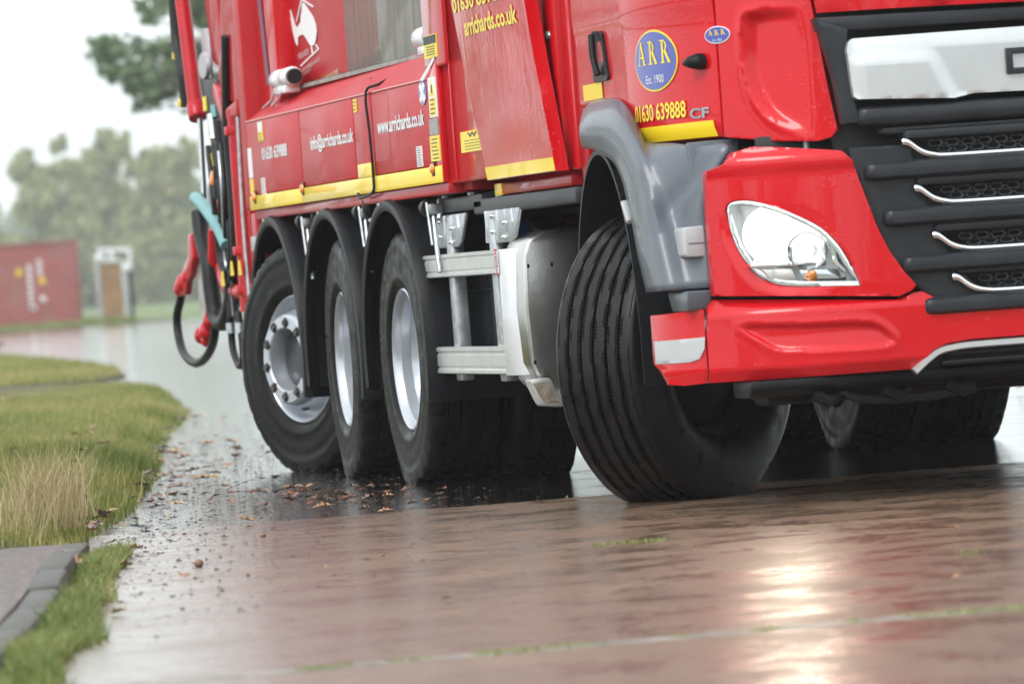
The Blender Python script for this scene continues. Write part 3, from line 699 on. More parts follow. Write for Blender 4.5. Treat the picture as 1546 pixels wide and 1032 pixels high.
front_wheel(-1, R(-48)); front_wheel(1, R(-38))

# --- rear mudguards, one black plastic shell over each wheel
def mudguard(x, side=-1, a0=-12, a1=190, w0=-1.285, w1=-.62):
    n = 36; prof = [(.648, w0+.055), (.640, w0+.03), (.628, w0+.022), (.622, w0+.008), (.640, w0), (.664, w0+.004), (.674, w0+.03), (.676, w0+.055), (.676, w1), (.666, w1), (.664, w0+.06)]
    V, F = lathe(prof, n, closed=True, a0=R(a0), a1=R(a1))
    F.append(tuple(range(len(prof)))); F.append(tuple(range(n*len(prof), (n+1)*len(prof))))
    o = mk('mudguard', ([(x+a, b if side < 0 else -b, c+.505) for a, b, c in V], F), 'black_plastic', T, ang=45)
    for aa in (97,):
        a = R(aa); p = (x+.658*math.cos(a), (w0-.001)*(-side), .505+.658*math.sin(a))
        mk('part_number', box(p[0]-.02, p[0]+.02, p[1]-.002 if side < 0 else p[1]-.002, p[1]+.002, p[2]-.005, p[2]+.005), 'light_grey', o)
    return o
for s_ in (-1, 1):
    for x_ in (.02, -1.36, -2.74): mudguard(x_, s_, a0=-14 if s_ < 0 else 10)
part('tail_blocking_panel', box(-3.75, -3.68, -1.05, 1.10, .30, .95), 'chassis', .02)  # low panel added to block bright sky showing through beneath the tail
part('mud_flap', box(-2.07, -2.05, -1.27, -.64, .40, .66), 'black_plastic', .004)
for i, (bx_, bz) in enumerate(((-1.98, 1.13), (-.62, 1.14), (.80, 1.12))):       # support arms between the guards
    b_ = part('guard_bracket', join(tube([(bx_, -1.20, bz+.03), (bx_+.03, -1.22, bz-.05)], .016, 8), tube([(bx_+.02, -1.24, bz-.03), (bx_+.10, -1.25, bz-.20), (bx_+.12, -1.25, bz-.26)], .010, 8), tube([(bx_+.0, -1.26, bz+.02), (bx_+.06, -1.26, bz-.15)], .007, 8)), 'bracket')
    mk('clamp', box(bx_-.03, bx_+.04, -1.262, -1.20, bz-.03, bz+.015), 'bracket', b_, .010)
    mk('rubber_bush', tube([(bx_-.10, -1.24, bz), (bx_-.04, -1.24, bz)], .035, 12), 'hose', b_)
part('hand_knob', ball((-.52, -1.24, 1.165), .045, 12, 8, 1, .6, 1.3), 'hose')

# --- side under-run guard
G = empty('side_guard', parent=T)
def rail_vf(x0, x1, z0, z1):
    y = -1.235; h = z1-z0
    pts = [(y+.002, z0), (y-.006, z0+.004), (y-.006, z0+.15*h), (y, z0+.20*h), (y, z0+.27*h), (y-.004, z0+.30*h), (y-.004, z0+.70*h), (y, z0+.73*h), (y, z0+.80*h), (y-.006, z0+.85*h), (y-.006, z1-.004), (y+.002, z1), (y+.03, z1), (y+.03, z0)]
    return prism(pts, 'x', x0, x1)
for x0, x1, z0, z1 in ((.34, 1.945, .838, .930), (.385, 1.965, .455, .562)):
    rl = mk('guard_rail', rail_vf(x0, x1, z0, z1), 'alu', G, ang=25)
for x_, x2_ in ((.90, .92), (1.70, 1.74)):
    mk('guard_post', prism([(x_-.045, 1.08), (x_+.045, 1.08), (x2_+.045, .425), (x2_-.045, .425)], 'y', -1.205, -1.15), 'galv', G, .008)
for x_ in (.62, 1.60):
    pl = mk('hanger_plate', prism([(x_, 1.085), (x_+.62, 1.085), (x_+.50, .975), (x_+.44, .955), (x_+.04, .955), (x_, .97)], 'y', -1.20, -1.185), 'galv', G, .004)
    for q in (.03, .22, .36, .48):
        zb = {.03: .96, .22: .965, .36: 1.0, .48: 1.05}[q]
        o = mk('pressed_rib', tube([(x_+q, -1.2, 1.08), (x_+q+.01, -1.2, 1.03), (x_+q, -1.2, zb)], .010, 8), 'galv', G)
    for q, zz_ in ((.14, 1.06), (.14, 1.0), (.36, 1.03), (.33, .975)):
        mk('bolt', ball((x_+q, -1.202, zz_), .015, 10, 6, 1.4, .8, .8), 'chrome', G)
for x0, x1, z0, z1 in ((.42, 1.55, 1.092, 1.152), (1.40, 3.15, 1.072, 1.132)):
    bm_ = part('carrier_beam', box(x0, x1, -1.20, -1.08, z0, z1), 'beam', .010)
    for q in (.25, .75) if x0 < 1 else (.28, .80):
        mk('bolt_head', tube([(x0+q, -1.15, z1), (x0+q, -1.15, z1+.022), (x0+q, -1.15, z1+.03)], [.02, .02, .008], 8), 'galv', bm_)
# tank with its white end trim, step and cap
tk = empty('fuel_tank', parent=T)
V, F = prism([(-1.225, .50), (-1.232, .70), (-1.225, .90), (-1.205, .955), (-1.15, .985), (-1.05, .992), (-.55, .992), (-.52, .96), (-.52, .42), (-.55, .36), (-1.05, .335), (-1.14, .36), (-1.20, .43)], 'x', 2.0, 2.32)
mk('tank_shell', (V, F), 'tank', tk, .018, 3)
post = curve2([(1.95, -1.238), (2.05, -1.243), (2.14, -1.240), (2.21, -1.225), (2.255, -1.19)], 4, False)
pin = [(x_-.004, y_+.02) for x_, y_ in post[::-1]]
mk('white_end_trim', prism(post+pin, 'z', .452, .930), 'white_plastic', tk, .004)
wr = mk('warning_label', prism([(1.93, .838), (1.985, .838), (1.985, .930), (1.93, .930)], 'y', -1.2465, -1.2445), 'white_vinyl', tk)
rg = lathe([(.040, 0), (.031, 0)], 24)
mk('warning_ring', ([(1.957+p[0]*.6, -1.2475, .884+p[2]) for p in rg[0]], rg[1]), mat('red_print', (.55, .03, .05), rough=.5), tk)
mk('warning_bar', box(1.952, 1.962, -1.2475, -1.2465, .862, .906), 'ink', tk)
for zz_ in (.925, .835): mk('warning_border', box(1.93, 1.985, -1.2478, -1.2468, zz_, zz_+.008), bpy.data.materials['red_print'], tk)
for yy_, zz_ in ((-1.205, .86), (-1.115, .86), (-1.205, .50)):
    mk('rivet_dimple', ball((2.321, yy_, zz_), .006, 10, 6, .5, .9, 1.5), 'chassis', tk)
mk('tank_cap', tube([(1.95, -1.13, .95), (2.02, -1.13, 1.0)], .05, 14), 'blue_cap', tk, .008); mk('cap_neck', tube([(2.06, -1.10, .94), (2.10, -1.08, 1.01)], .055, 14), 'hose', tk)
st = mk('tank_step', prism([(-1.262, .438), (-1.18, .442), (-1.165, .40), (-1.145, .36), (-1.10, .352), (-1.10, .332), (-1.16, .33), (-1.22, .338), (-1.235, .37)], 'x', 2.36, 2.46), 'alu', tk, .010)
mk('step_reflector', prism([(-1.252, .425), (-1.192, .428), (-1.178, .39), (-1.16, .352), (-1.212, .352), (-1.228, .375)], 'x', 2.461, 2.464), mat('dull_step_tread', (.34, .29, .22), rough=.6, metal=.3, noise=.4, nscale=40), tk)
mk('tank_bracket', box(2.2, 2.4, -1.15, -1.0, .33, .37), 'alu', tk, .006)

# --- body: lower lockers, shelf, hopper sides
def panel_s(name, pts, mt, d=.0, thick=.02, parent=None, bev=.004, y=YS):
    return mk(name, prism(pts, 'y', y-d, y-d+thick), mt, parent or T, bev)
BZ0, BZ1 = 1.21, 1.618
lk = []
for x0, x1 in ((-3.16, -1.80), (-1.79, -.535), (-.525, -.12), (-.11, 1.06)):
    lk.append(panel_s('locker_door', [(x0+.004, BZ0+.07), (x1-.004, BZ0+.07), (x1-.004, BZ1), (x0+.004, BZ1)], 'red_body', 0, .03, bev=.006))
panel_s('locker_end_panel', [(1.07, BZ0), (1.24, BZ0), (1.24, BZ1+.075), (1.07, BZ1)], 'red', .002, .03)
for x0, x1 in ((-3.17, -1.83), (-1.825, 1.235)):
    panel_s('reflective_stripe', [(x0, BZ0), (x1, BZ0), (x1, BZ0+.066), (x0, BZ0+.066)], 'yellow', .006, .012, bev=.002)
panel_s('reflective_tab', [(-.47, BZ0+.067), (-.13, BZ0+.067), (-.13, BZ0+.125), (-.47, BZ0+.125)], 'yellow', .008, .01, bev=.002)
part('under_skirt', box(-3.15, 1.25, -1.262, -1.0, 1.165, 1.209), 'red_rough', .005)
part('body_floor', box(-3.3, 1.4, -1.2, 1.27, 1.17, 1.62), 'red_body', .01)
# strap handle down the locker
part('pull_strap', tube([(-.02, -1.12, 1.715), (-.10, -1.24, 1.655), (-.16, -1.286, 1.625), (-.13, -1.288, 1.45), (-.115, -1.288, 1.26), (-.13, -1.29, 1.215), (-.25, -1.292, 1.20), (-.42, -1.292, 1.195), (-.46, -1.29, 1.215)], .006, 8, 4), 'hose')
part('strap_clip', tube([(-.55, -1.18, 1.69), (-.48, -1.16, 1.70), (-.40, -1.17, 1.695)], .012, 8), 'hose')
# sloping shelf above the lockers
sh = mk('shelf', ([(-3.16, YS, BZ1+.004), (1.06, YS, BZ1+.004), (1.24, YS+.002, BZ1+.078), (1.24, -1.14, 1.76), (-3.16, -1.10, 1.755), (-3.16, -1.05, 1.5), (1.24, -1.05, 1.5)],
                 [(0, 1, 2, 3, 4), (0, 4, 5), (0, 5, 6, 1), (1, 6, 2), (2, 6, 3), (3, 6, 5, 4)]), 'red_body', T)
mk('shelf_edge', tube([(-3.16, YS+.002, BZ1+.004), (1.05, YS+.002, BZ1+.004)], .006, 8), 'red', sh)
mk('rail_strip', box(-2.35, 1.2, -1.155, -1.118, 1.735, 1.752), mat('dirty_rail', (.33, .30, .27), rough=.5, metal=.3, noise=.3, nscale=8), sh)
mk('white_angle', join(([(.93, -1.279, 1.625), (.99, -1.279, 1.618), (1.235, -1.279, 1.69), (1.235, -1.279, 1.705)], [(0, 1, 2, 3)])), 'white_vinyl', sh)
# hopper side above: red sheet with the helicopter emblem, then bare polished plate
PY = -1.115
def Ph(x, z, d=0): return (x, PY-d-.16*0, z)
part('hopper_frame', box(-3.17, -2.66, -1.20, -1.0, 1.62, 3.3), 'red', .012); part('hopper_frame', box(1.02, 1.42, -1.275, -1.0, 1.66, 3.3), 'red', .012)
part('frame_stripe', prism([(-2.93, 1.78), (-2.84, 1.78), (-3.02, 2.6), (-3.12, 2.6)], 'y', -1.206, -1.203), 'purple')
hp = part('hopper_side', box(-2.66, -1.38, PY, -1.0, 1.74, 3.3), 'red_body', .006)
part('hopper_plate', box(-1.38, 1.03, PY-.004, -1.0, 1.745, 3.3), 'plate', .006)
part('hopper_roof', box(-3.2, 1.42, -1.0, 1.2, 1.62, 3.35), 'red_body', .03)
part('plate_seam', tube([(-2.4, PY-.008, 1.752), (1.0, PY-.008, 1.752)], .009, 8), 'hose')
em = empty('helicopter_emblem', parent=T)
def hx(u, v): return (-3.06+ (u/560)*1.02, PY-.004, 2.14-(v/600)*.30)   # emblem sheet 560 x 600 units
body = [(385, 40), (410, 40), (470, 120), (520, 190), (548, 260), (556, 340), (540, 400), (515, 440), (470, 448), (440, 410), (410, 360), (375, 320), (330, 320), (300, 335), (290, 400), (278, 405), (255, 350), (235, 270), (215, 120), (190, 35), (212, 40), (250, 150), (275, 225), (300, 240), (350, 205), (360, 150), (380, 110)]
def silh(name, pts, d=0): return mk(name, prism([(hx(*p)[0], hx(*p)[2]) for p in pts], 'y', PY-.005-d, PY-.002), 'white_vinyl', em)
silh('fuselage', body)
silh('rotor_blade', [(290, 185), (300, 190), (390, 15), (380, 5)]); silh('rotor_blade', [(385, 12), (395, 0), (540, 100), (528, 108)])
silh('skid', [(305, 590), (310, 602), (570, 495), (566, 480)]); silh('skid_strut', [(465, 450), (478, 450), (486, 510), (474, 512)]); silh('skid_strut', [(525, 440), (538, 440), (566, 485), (552, 487)])
Pe = lambda a, b: (hx(a, b)[0], PY-.004, hx(a, b)[2])
def em_text(name, s, u0, u1, v0, v1, mt, slope=0):
    v, f = text2d(s, .02)
    return mk(name, ([Pe(u0+(u1-u0)*x_, v1+(v0-v1)*y_+slope*x_) for x_, y_ in v], f), mt, em)
em_text('lettering', 'MIDLANDS', 285, 430, 480, 535, 'faded_white', -25); em_text('lettering', 'AIR AMBULANCE', 320, 575, 620, 655, 'faded_white', -60); em_text('lettering', 'CHARITY', 335, 450, 662, 690, 'faded_white', -30)
em_text('web_address', 'midlandsairambulance.com', 360, 800, 790, 870, 'pale_yellow', -110)
# white roller fittings at both ends of the shelf
for x_, z_ in ((-2.52, 1.79), (.78, 1.80)):
    rf = empty('roller_fitting', parent=T)
    sgn = -1 if x_ < 0 else 1
    for a_, b_ in ((-.16, .02), (.07, .23)):
        mk('drum', tube([(x_+a_, -1.195, z_), (x_+a_+.012, -1.195, z_), (x_+b_-.012, -1.195, z_), (x_+b_, -1.195, z_)], [.038, .047, .047, .038], 16), 'white_plastic', rf)
        mk('drum_seal', tube([(x_+b_, -1.195, z_), (x_+b_+.045, -1.195, z_)], .034, 14), 'hose', rf)
    mk('spindle_end', tube([(x_-.24, -1.195, z_), (x_-.16, -1.195, z_)], .020, 12), 'galv', rf)
    mk('foot', box(x_-.10, x_+.20, -1.23, -1.16, z_-.07, z_-.035), 'white_plastic', rf, .006)
    if sgn < 0: mk('clip', tube([(x_-.10, -1.22, z_-.04), (x_-.14, -1.235, z_-.09), (x_-.30, -1.25, z_-.12)], .006, 8), 'galv', rf); mk('clip', tube([(x_+.12, -1.22, z_-.04), (x_+.06, -1.235, z_-.09), (x_-.06, -1.25, z_-.12)], .006, 8), 'galv', rf)
# lettering and stickers on the lockers
def Pt(a, b): return (a, YS-.0035, b)
lettering('phone_number', '01630 639888', Pt, -2.77, -2.125, 1.43, 1.49, 'white_vinyl', T, .028)
lettering('email_address', 'info@arrichards.co.uk', Pt, -1.535, -.54, 1.418, 1.497, 'white_vinyl', T, .028)
lettering('web_address', 'www.arrichards.co.uk', Pt, -.008, .955, 1.444, 1.508, 'white_vinyl', T, .028)
def stick(name, x0, x1, z0, z1, mt, d=.003): return part(name, box(x0, x1, YS-d, YS+.004, z0, z1), mt)
def lines(par, x0, x1, z0, z1, n, d=.0042):
    for i in range(n):
        zc = z0+(z1-z0)*(i+.5)/n; h_ = (z1-z0)/n*.28
        mk('print_line', box(x0+(x1-x0)*random.uniform(.08, .2), x1-(x1-x0)*random.uniform(.08, .3), YS-d, YS-d+.001, zc-h_/2, zc+h_/2), 'ink', par)
s_ = stick('sticker', 1.085, 1.235, 1.468, 1.625, 'white_vinyl', .006); mk('sticker_field', box(1.10, 1.215, YS-.0068, YS-.006, 1.475, 1.545), 'yellow_print', s_); lines(s_, 1.10, 1.215, 1.475, 1.545, 4, .0076)
mk('warning_triangle', prism([(1.105, 1.553), (1.21, 1.553), (1.16, 1.615)], 'y', YS-.0072, YS-.006), 'yellow_print', s_); mk('warning_mark', box(1.15, 1.17, YS-.0080, YS-.0072, 1.562, 1.595), 'ink', s_)
s_ = stick('sticker', 1.06, 1.225, 1.400, 1.462, 'sticker_grey', .006)
s_ = stick('sticker', 1.05, 1.23, 1.296, 1.396, 'yellow_print', .006); lines(s_, 1.06, 1.22, 1.30, 1.39, 6, .0068)
s_ = stick('sticker', .755, .865, 1.285, 1.366, 'white_vinyl'); lines(s_, .755, .865, 1.287, 1.364, 8)
s_ = stick('sticker', -2.85, -2.755, 1.27, 1.352, 'white_vinyl'); lines(s_, -2.85, -2.755, 1.272, 1.35, 8)
s_ = stick('sticker', -2.84, -2.72, 1.52, 1.61, 'yellow_print'); lines(s_, -2.84, -2.72, 1.52, 1.56, 3); mk('sticker_head', box(-2.84, -2.72, YS-.0036, YS-.003, 1.565, 1.61), 'white_vinyl', s_)
s_ = stick('sticker', -3.155, -3.06, 1.36, 1.50, 'white_vinyl')
s_ = stick('sticker', -3.155, -3.06, 1.285, 1.355, 'yellow')
s_ = stick('sticker', -.50, -.43, 1.555, 1.61, 'yellow_print'); lines(s_, -.50, -.43, 1.56, 1.605, 3)
v_ = [(.96+.075*math.cos(a), 1.572+.048*math.sin(a)) for a in np.linspace(0, 2*math.pi, 24, endpoint=False)]
s_ = part('round_sticker', prism(v_, 'y', YS-.004, YS), 'blue')
mk('dog_bone_mark', prism([(.90, 1.598), (.935, 1.612), (.96, 1.600), (.99, 1.612), (1.02, 1.598), (.985, 1.572), (1.02, 1.546), (.985, 1.532), (.96, 1.545), (.93, 1.532), (.90, 1.546), (.935, 1.572)], 'y', YS-.0055, YS-.004), 'white_vinyl', s_)
for x_, z_ in ((-3.02, 1.268), (-1.78, 1.272), (1.08, 1.268)):
    ml = part('side_marker_lamp', ball((x_, YS-.008, z_), .020, 12, 8, 1.3, .7, 1.1), 'amber'); mk('lamp_base', box(x_-.03, x_+.03, YS-.008, YS, z_-.03, z_+.03), 'hose', ml, .006)
# upper sticker on the frame by the roller
s_ = part('sticker', box(1.05, 1.30, -1.279, -1.272, 1.70, 1.79), 'yellow_print'); mk('sticker_head', box(1.06, 1.29, -1.281, -1.279, 1.755, 1.787), 'ink', s_)
for i in range(4): mk('print_line', box(1.10, 1.26, -1.2805, -1.279, 1.712+i*.010, 1.715+i*.010), 'ink', s_)

# --- front of the body: slanting pod, W sticker panel, posts behind the cab
part('bulkhead_panel', box(1.25, 2.9, -1.255, -1.0, 1.20, 3.3), 'red', .012)
part('bulkhead_edge', box(1.40, 1.42, -1.262, -1.25, 1.21, 3.2), 'red', .004)
s_ = part('sticker', box(1.53, 1.97, -1.2592, -1.2545, 1.312, 1.392), 'yellow_print')
mk('letter_w', ([(1.66+.18*x_, -1.2602, 1.368+.019*y_) for x_, y_ in text2d('W', .03)[0]], text2d('W', .03)[1]), 'ink', s_)
for i in range(4): mk('print_line', box(1.60, 1.90, -1.2601, -1.2593, 1.322+i*.011, 1.324+i*.011), 'ink', s_)
def Pp(x, z, d=0):
    t_ = (z-1.19)/.7; bow = .022*math.sin(math.pi*min(max((x-1.7)/1.5, 0), 1))
    return (x-.10*t_*0, -1.262-.030*t_-d-bow*min(1.0, .4+t_*.6), z)
pod = sheet('pod_cover', [(2.02, 1.192), (3.14, 1.192), (3.02, 1.60), (2.94, 2.0), (2.86, 2.7), (1.30, 2.7), (1.62, 2.0), (1.84, 1.55)], Pp, 'red', T, step=.06, thick=.05, bev=.012)
sheet('reflective_stripe', [(2.02, 1.194), (3.14, 1.194), (3.125, 1.242), (1.998, 1.242)], lambda a, b, d=0: Pp(a, b, d+.0035), 'yellow', T, step=.06, thick=.003, bev=0)
Pl = lambda a, b: Pp(a, b, .0035)
lettering('web_address', 'arrichards.co.uk', Pl, 1.93, 2.86, 1.742, 1.812, 'yellow_print', T, .028)
lettering('phone_number', '01630 639888', Pl, 1.72, 2.80, 1.84, 1.90, 'yellow_print', T, .028)
part('chassis_skirt', box(1.95, 3.1, -1.20, -1.05, 1.135, 1.178), 'red_rough', .008)
part('reflective_tab', box(1.83, 1.95, -1.205, -1.15, 1.135, 1.180), 'yellow', .003)
part('cab_rear_post', box(2.86, 3.08, -1.215, -1.0, 1.19, 3.0), 'red', .010)
part('cab_rear_post', box(3.09, 3.22, -1.195, -1.0, 1.19, 3.0), 'red', .010)
part('cab_back_panel', box(3.24, 3.36, -1.19, 1.2, 1.15, 3.0), 'red_rough', .01)
part('post_bolt', ball((2.97, -1.216, 1.684), .022, 10, 6, 1.3, .6, .8), 'galv')
# --- cab skin
door = sheet('door_panel', [(-.70, 2.25), (-.70, 1.405), (-.18, 1.40), (-.02, 1.352), (.15, 1.240), (.652, 1.240), (.652, 2.25)], Pc, 'red', T, step=.035, thick=.04, bev=.008,
             relief=lambda a, b: -.012*sstep((1.285-b)/.05)+.008*sstep((b-1.64)/.06))
scoop = [(.81, 1.645), (.772, 1.62), (.762, 1.535), (.767, 1.447), (.796, 1.36), (.85, 1.29), (.93, 1.245), (1.0, 1.235), (1.02, 1.45), (.99, 1.62), (.92, 1.645)]
scoop = curve2(scoop, 4)
def scoop_relief(a, b):
    ins = inside(a, b, scoop); d = dist(a, b, scoop)
    fade = np.clip((1.0-a)/.22, 0, 1)
    lip = .010*np.exp(-((d/.022)**2))*(~ins)*fade
    return -.038*sstep(d/.036)*ins*fade**.8+lip
corner = sheet('corner_panel', [(.660, 1.240), (.887, 1.211), (1.015, 1.202), (1.062, 1.212), (1.083, 1.236), (1.060, 1.38), (1.040, 1.535), (1.028, 1.62), (1.010, 1.75), (.99, 2.25), (.660, 2.25)],
               Pc, 'red', T, step=.009, thick=.05, bev=.008, relief=scoop_relief, ang=70)
bonnet = sheet('bonnet_panel', [(1.040, 1.622), (SMAX, 1.612), (2*SMAX-1.040, 1.622), (2*SMAX-1.010, 2.25), (1.010, 2.25), (1.022, 1.75)], Pc, 'red', T, step=.05, thick=.05, bev=.010)
mc = lambda a: 2*SMAX-a
sheet('corner_panel', [(mc(.660), 1.240), (mc(.660), 2.25), (mc(.99), 2.25), (mc(1.04), 1.535), (mc(1.083), 1.236), (mc(1.0), 1.205)], Pc, 'red', T, step=.05, thick=.05, bev=.008)
sheet('door_panel', [(mc(-.70), 2.25), (mc(-.70), 1.405), (mc(-.18), 1.40), (mc(.15), 1.24), (mc(.652), 1.24), (mc(.652), 2.25)], Pc, 'red', T, step=.06, thick=.04, bev=.008)
part('windscreen', prism([(5.02, 2.26), (4.86, 3.02), (4.80, 3.02), (4.94, 2.26)], 'y', -1.0, 1.0), 'screen', .01)
part('cab_upper', prism([(3.36, 2.26), (4.86, 2.26), (4.72, 3.04), (3.36, 3.04)], 'y', -1.2, 1.2), 'red', .06)
part('cab_inner', box(3.40, 4.62, -1.0, 1.0, 1.10, 2.25), 'chassis', .02)
# door furniture
hd = sheet('door_handle', [(-.405, 1.650), (-.385, 1.660), (-.265, 1.655), (-.245, 1.645), (-.195, 1.495), (-.215, 1.482), (-.40, 1.482), (-.415, 1.495)], lambda a, b, d=0: Pc(a, b, .010+d), 'black_plastic', T, step=.02, thick=.012, bev=.004,
           relief=lambda a, b: -.012*sstep(dist(a, b, [(-.39, 1.64), (-.28, 1.64), (-.235, 1.53), (-.38, 1.53)])/.014)*inside(a, b, [(-.39, 1.64), (-.28, 1.64), (-.235, 1.53), (-.38, 1.53)]))
mk('grip', tube([Pc(-.345, 1.645, .022), Pc(-.32, 1.57, .028), Pc(-.29, 1.505, .022)], .012, 10, 4), 'black_plastic', hd)
p = Pc(.585, 1.498, 0); q_ = Pc(.585, 1.498, .06)
part('washer_nozzle', tube([p, Pc(.580, 1.499, .022), Pc(.560, 1.498, .038), Pc(.535, 1.496, .044)], [.028, .028, .020, .007], 14), 'black_plastic', .004)
for nm, a0, a1, b0, b1 in (('reflective_tab', -.60, -.315, 1.424, 1.480),):
    sheet(nm, [(a0, b0), (a1, b0), (a1, b1), (a0, b1)], lambda a, b, d=0: Pc(a, b, .0045+d), 'yellow', T, step=.05, thick=.002, bev=0)
sheet('reflective_stripe', [(.150, 1.246), (.628, 1.246), (.618, 1.300), (.122, 1.298)], lambda a, b, d=0: Pc(a, b, .006-.012*float(sstep((1.285-b)/.05))+d), 'yellow', T, step=.02, thick=.002, bev=0)
Pv = lambda a, b: Pc(a, b, .0050)
lettering('phone_number', '01630 639888', Pv, .122, .485, 1.318, 1.376, 'yellow_print', T, .016)
lettering('model_badge', 'CF', lambda a, b: Pc(a, b, .005), .505, .602, 1.310, 1.346, 'bracket', T, .03)
def oval(name, ca, cb, ra, rb, ring, small=False):
    n = 48; e = [(ca+ra*math.cos(a), cb+rb*math.sin(a)) for a in np.linspace(0, 2*math.pi, n, endpoint=False)]
    b_ = sheet(name, e, lambda a, b, d=0: Pc(a, b, .0040+d), 'yellow_print' if not small else 'white_vinyl', T, step=.03, thick=.003, bev=0)
    e2 = [(ca+(ra-ring)*math.cos(a), cb+(rb-ring)*math.sin(a)) for a in np.linspace(0, 2*math.pi, n, endpoint=False)]
    sheet('badge_field', e2, lambda a, b, d=0: Pc(a, b, .0052+d), 'blue', b_, step=.03, thick=.001, bev=0)
    return b_
def serif(ch):
    """simple Roman capitals as strokes in a unit box: (x0,y0,x1,y1,w0,w1) bars, plus serifs"""
    q = []
    def bar(x0, y0, x1, y1, w): dx, dy = x1-x0, y1-y0; l_ = math.hypot(dx, dy); nx, ny = -dy/l_*w/2, dx/l_*w/2; q.append([(x0+nx, y0+ny), (x1+nx, y1+ny), (x1-nx, y1-ny), (x0-nx, y0-ny)])
    if ch == 'A':
        bar(.16, .03, .47, 1.0, .09); bar(.47, 1.0, .82, .03, .19); bar(.26, .34, .70, .34, .07); bar(0, .025, .34, .025, .05); bar(.62, .025, 1.02, .025, .05)
    else:
        bar(.24, .03, .24, .97, .19); bar(0, .025, .46, .025, .05); bar(0, .975, .5, .975, .05)
        pts = [(.40+.30*math.cos(a), .735+.235*math.sin(a)) for a in np.linspace(math.pi/2, -math.pi/2, 9)]
        inn = [(.40+.14*math.cos(a), .735+.19*math.sin(a)) for a in np.linspace(-math.pi/2, math.pi/2, 9)]
        for i in range(8): q.append([pts[i], pts[i+1], inn[7-i], inn[8-i]])
        q.append([(.30, .97), (.41, .97), (.41, .925), (.30, .925)]); q.append([(.30, .545), (.41, .545), (.41, .50), (.30, .50)])
        bar(.48, .53, .86, .03, .19); bar(.72, .025, 1.02, .025, .05)
    return q
def serif_word(par, word, P, a0, a1, b0, b1, gap, mt):
    w = (a1-a0-gap*(len(word)-1))/len(word)
    for i, ch in enumerate(word):
        V, F = [], []
        for k, quad in enumerate(serif(ch)):
            o_ = len(V); V += [P(a0+i*(w+gap)+w*x_, b0+(b1-b0)*y_, .0003*(k % 3)) for x_, y_ in quad]; F.append(tuple(range(o_, o_+4)))
        mk('letter', (V, F), mt, par)
bd = oval('oval_badge', .306, 1.520, .152, .104, .006)
serif_word(bd, 'ARR', lambda a, b, d=0: Pc(a, b, .0064+d), .19, .42, 1.508, 1.586, .022, 'yellow_print')
v_, f_ = text2d('Est. 1900', .0); mk('lettering', ([Pc(.245+.125*x_, 1.444+.028*y_, .0064) for x_, y_ in v_], f_), 'white_vinyl', bd)
sb_ = oval('small_badge', .662, 1.581, .056, .029, .0035, True)
serif_word(sb_, 'ARR', lambda a, b, d=0: Pc(a, b, .0064+d), .625, .700, 1.580, 1.598, .008, 'yellow_print')
v_, f_ = text2d('Est. 1900', .0); mk('lettering', ([Pc(.643+.04*x_, 1.560+.008*y_, .0064) for x_, y_ in v_], f_), 'white_vinyl', sb_)

# --- grey wheel-arch moulding: stations of (inner edge, ridge, outer edge) round the arch
st_ = [[(3.522, -1.240, 1.262), (3.587, -1.262, 1.301), (3.598, -1.262, 1.336), (3.508, -1.225, 1.388)],
       [(3.754, -1.262, 1.251), (3.789, -1.278, 1.306), (3.772, -1.268, 1.357), (3.628, -1.218, 1.411)],
       [(3.938, -1.265, 1.226), (4.071, -1.280, 1.295), (4.077, -1.268, 1.351), (3.936, -1.216, 1.406)],
       [(4.089, -1.264, 1.187), (4.253, -1.280, 1.254), (4.259, -1.266, 1.310), (4.099, -1.216, 1.367)],
       [(4.176, -1.262, 1.120), (4.383, -1.279, 1.194), (4.386, -1.262, 1.248), (4.213, -1.214, 1.294)],
       [(4.208, -1.260, 1.063), (4.457, -1.278, 1.142), (4.463, -1.255, 1.194), (4.303, -1.210, 1.239)],
       [(4.232, -1.259, 1.028), (4.494, -1.277, 1.089), (4.510, -1.235, 1.153), (4.527, -1.165, 1.228)],
       [(4.246, -1.258, 0.994), (4.532, -1.276, 1.044), (4.550, -1.215, 1.095), (4.666, -1.110, 1.213)],
       [(4.260, -1.257, 0.960), (4.567, -1.275, 0.987), (4.567, -1.190, 1.026), (4.802, -1.055, 1.204)],
       [(4.273, -1.256, 0.921), (4.585, -1.274, 0.938), (4.596, -1.190, 0.970), (4.754, -1.130, 1.061)],
       [(4.302, -1.256, 0.858), (4.615, -1.273, 0.864), (4.636, -1.195, 0.881), (4.744, -1.135, 0.897)],
       [(4.380, -1.256, 0.742), (4.663, -1.271, 0.744), (4.706, -1.200, 0.745), (4.754, -1.135, 0.745)]]
def loft(rows, ki=4):
    rows = [smooth_path(r, 4) for r in rows]
    m_ = len(rows[0]); cols = [smooth_path([rows[i][j] for i in range(len(rows))], ki) for j in range(m_)]
    n_ = len(cols[0]); V = [cols[j][i] for i in range(n_) for j in range(m_)]
    F = [(i*m_+j, i*m_+j+1, (i+1)*m_+j+1, (i+1)*m_+j) for i in range(n_-1) for j in range(m_-1)]
    return V, F
V, F = loft(st_)
arch = mk('wheel_arch_moulding', (V, F), 'grey_plastic', T, ang=60)
md_ = arch.modifiers.new('thickness', 'SOLIDIFY'); md_.thickness = .02; md_.offset = 0
V, F = loft([[(x_, -y_, z_) for x_, y_, z_ in r] for r in st_]); a2 = mk('wheel_arch_moulding', (V, F), 'grey_plastic', T, ang=60); md_ = a2.modifiers.new('thickness', 'SOLIDIFY'); md_.thickness = .02; md_.offset = 0
part('arch_lower_trim', prism([(4.50, .738), (4.78, .738), (4.76, .672), (4.56, .668)], 'y', -1.225, -1.14), 'grey_plastic', .008)
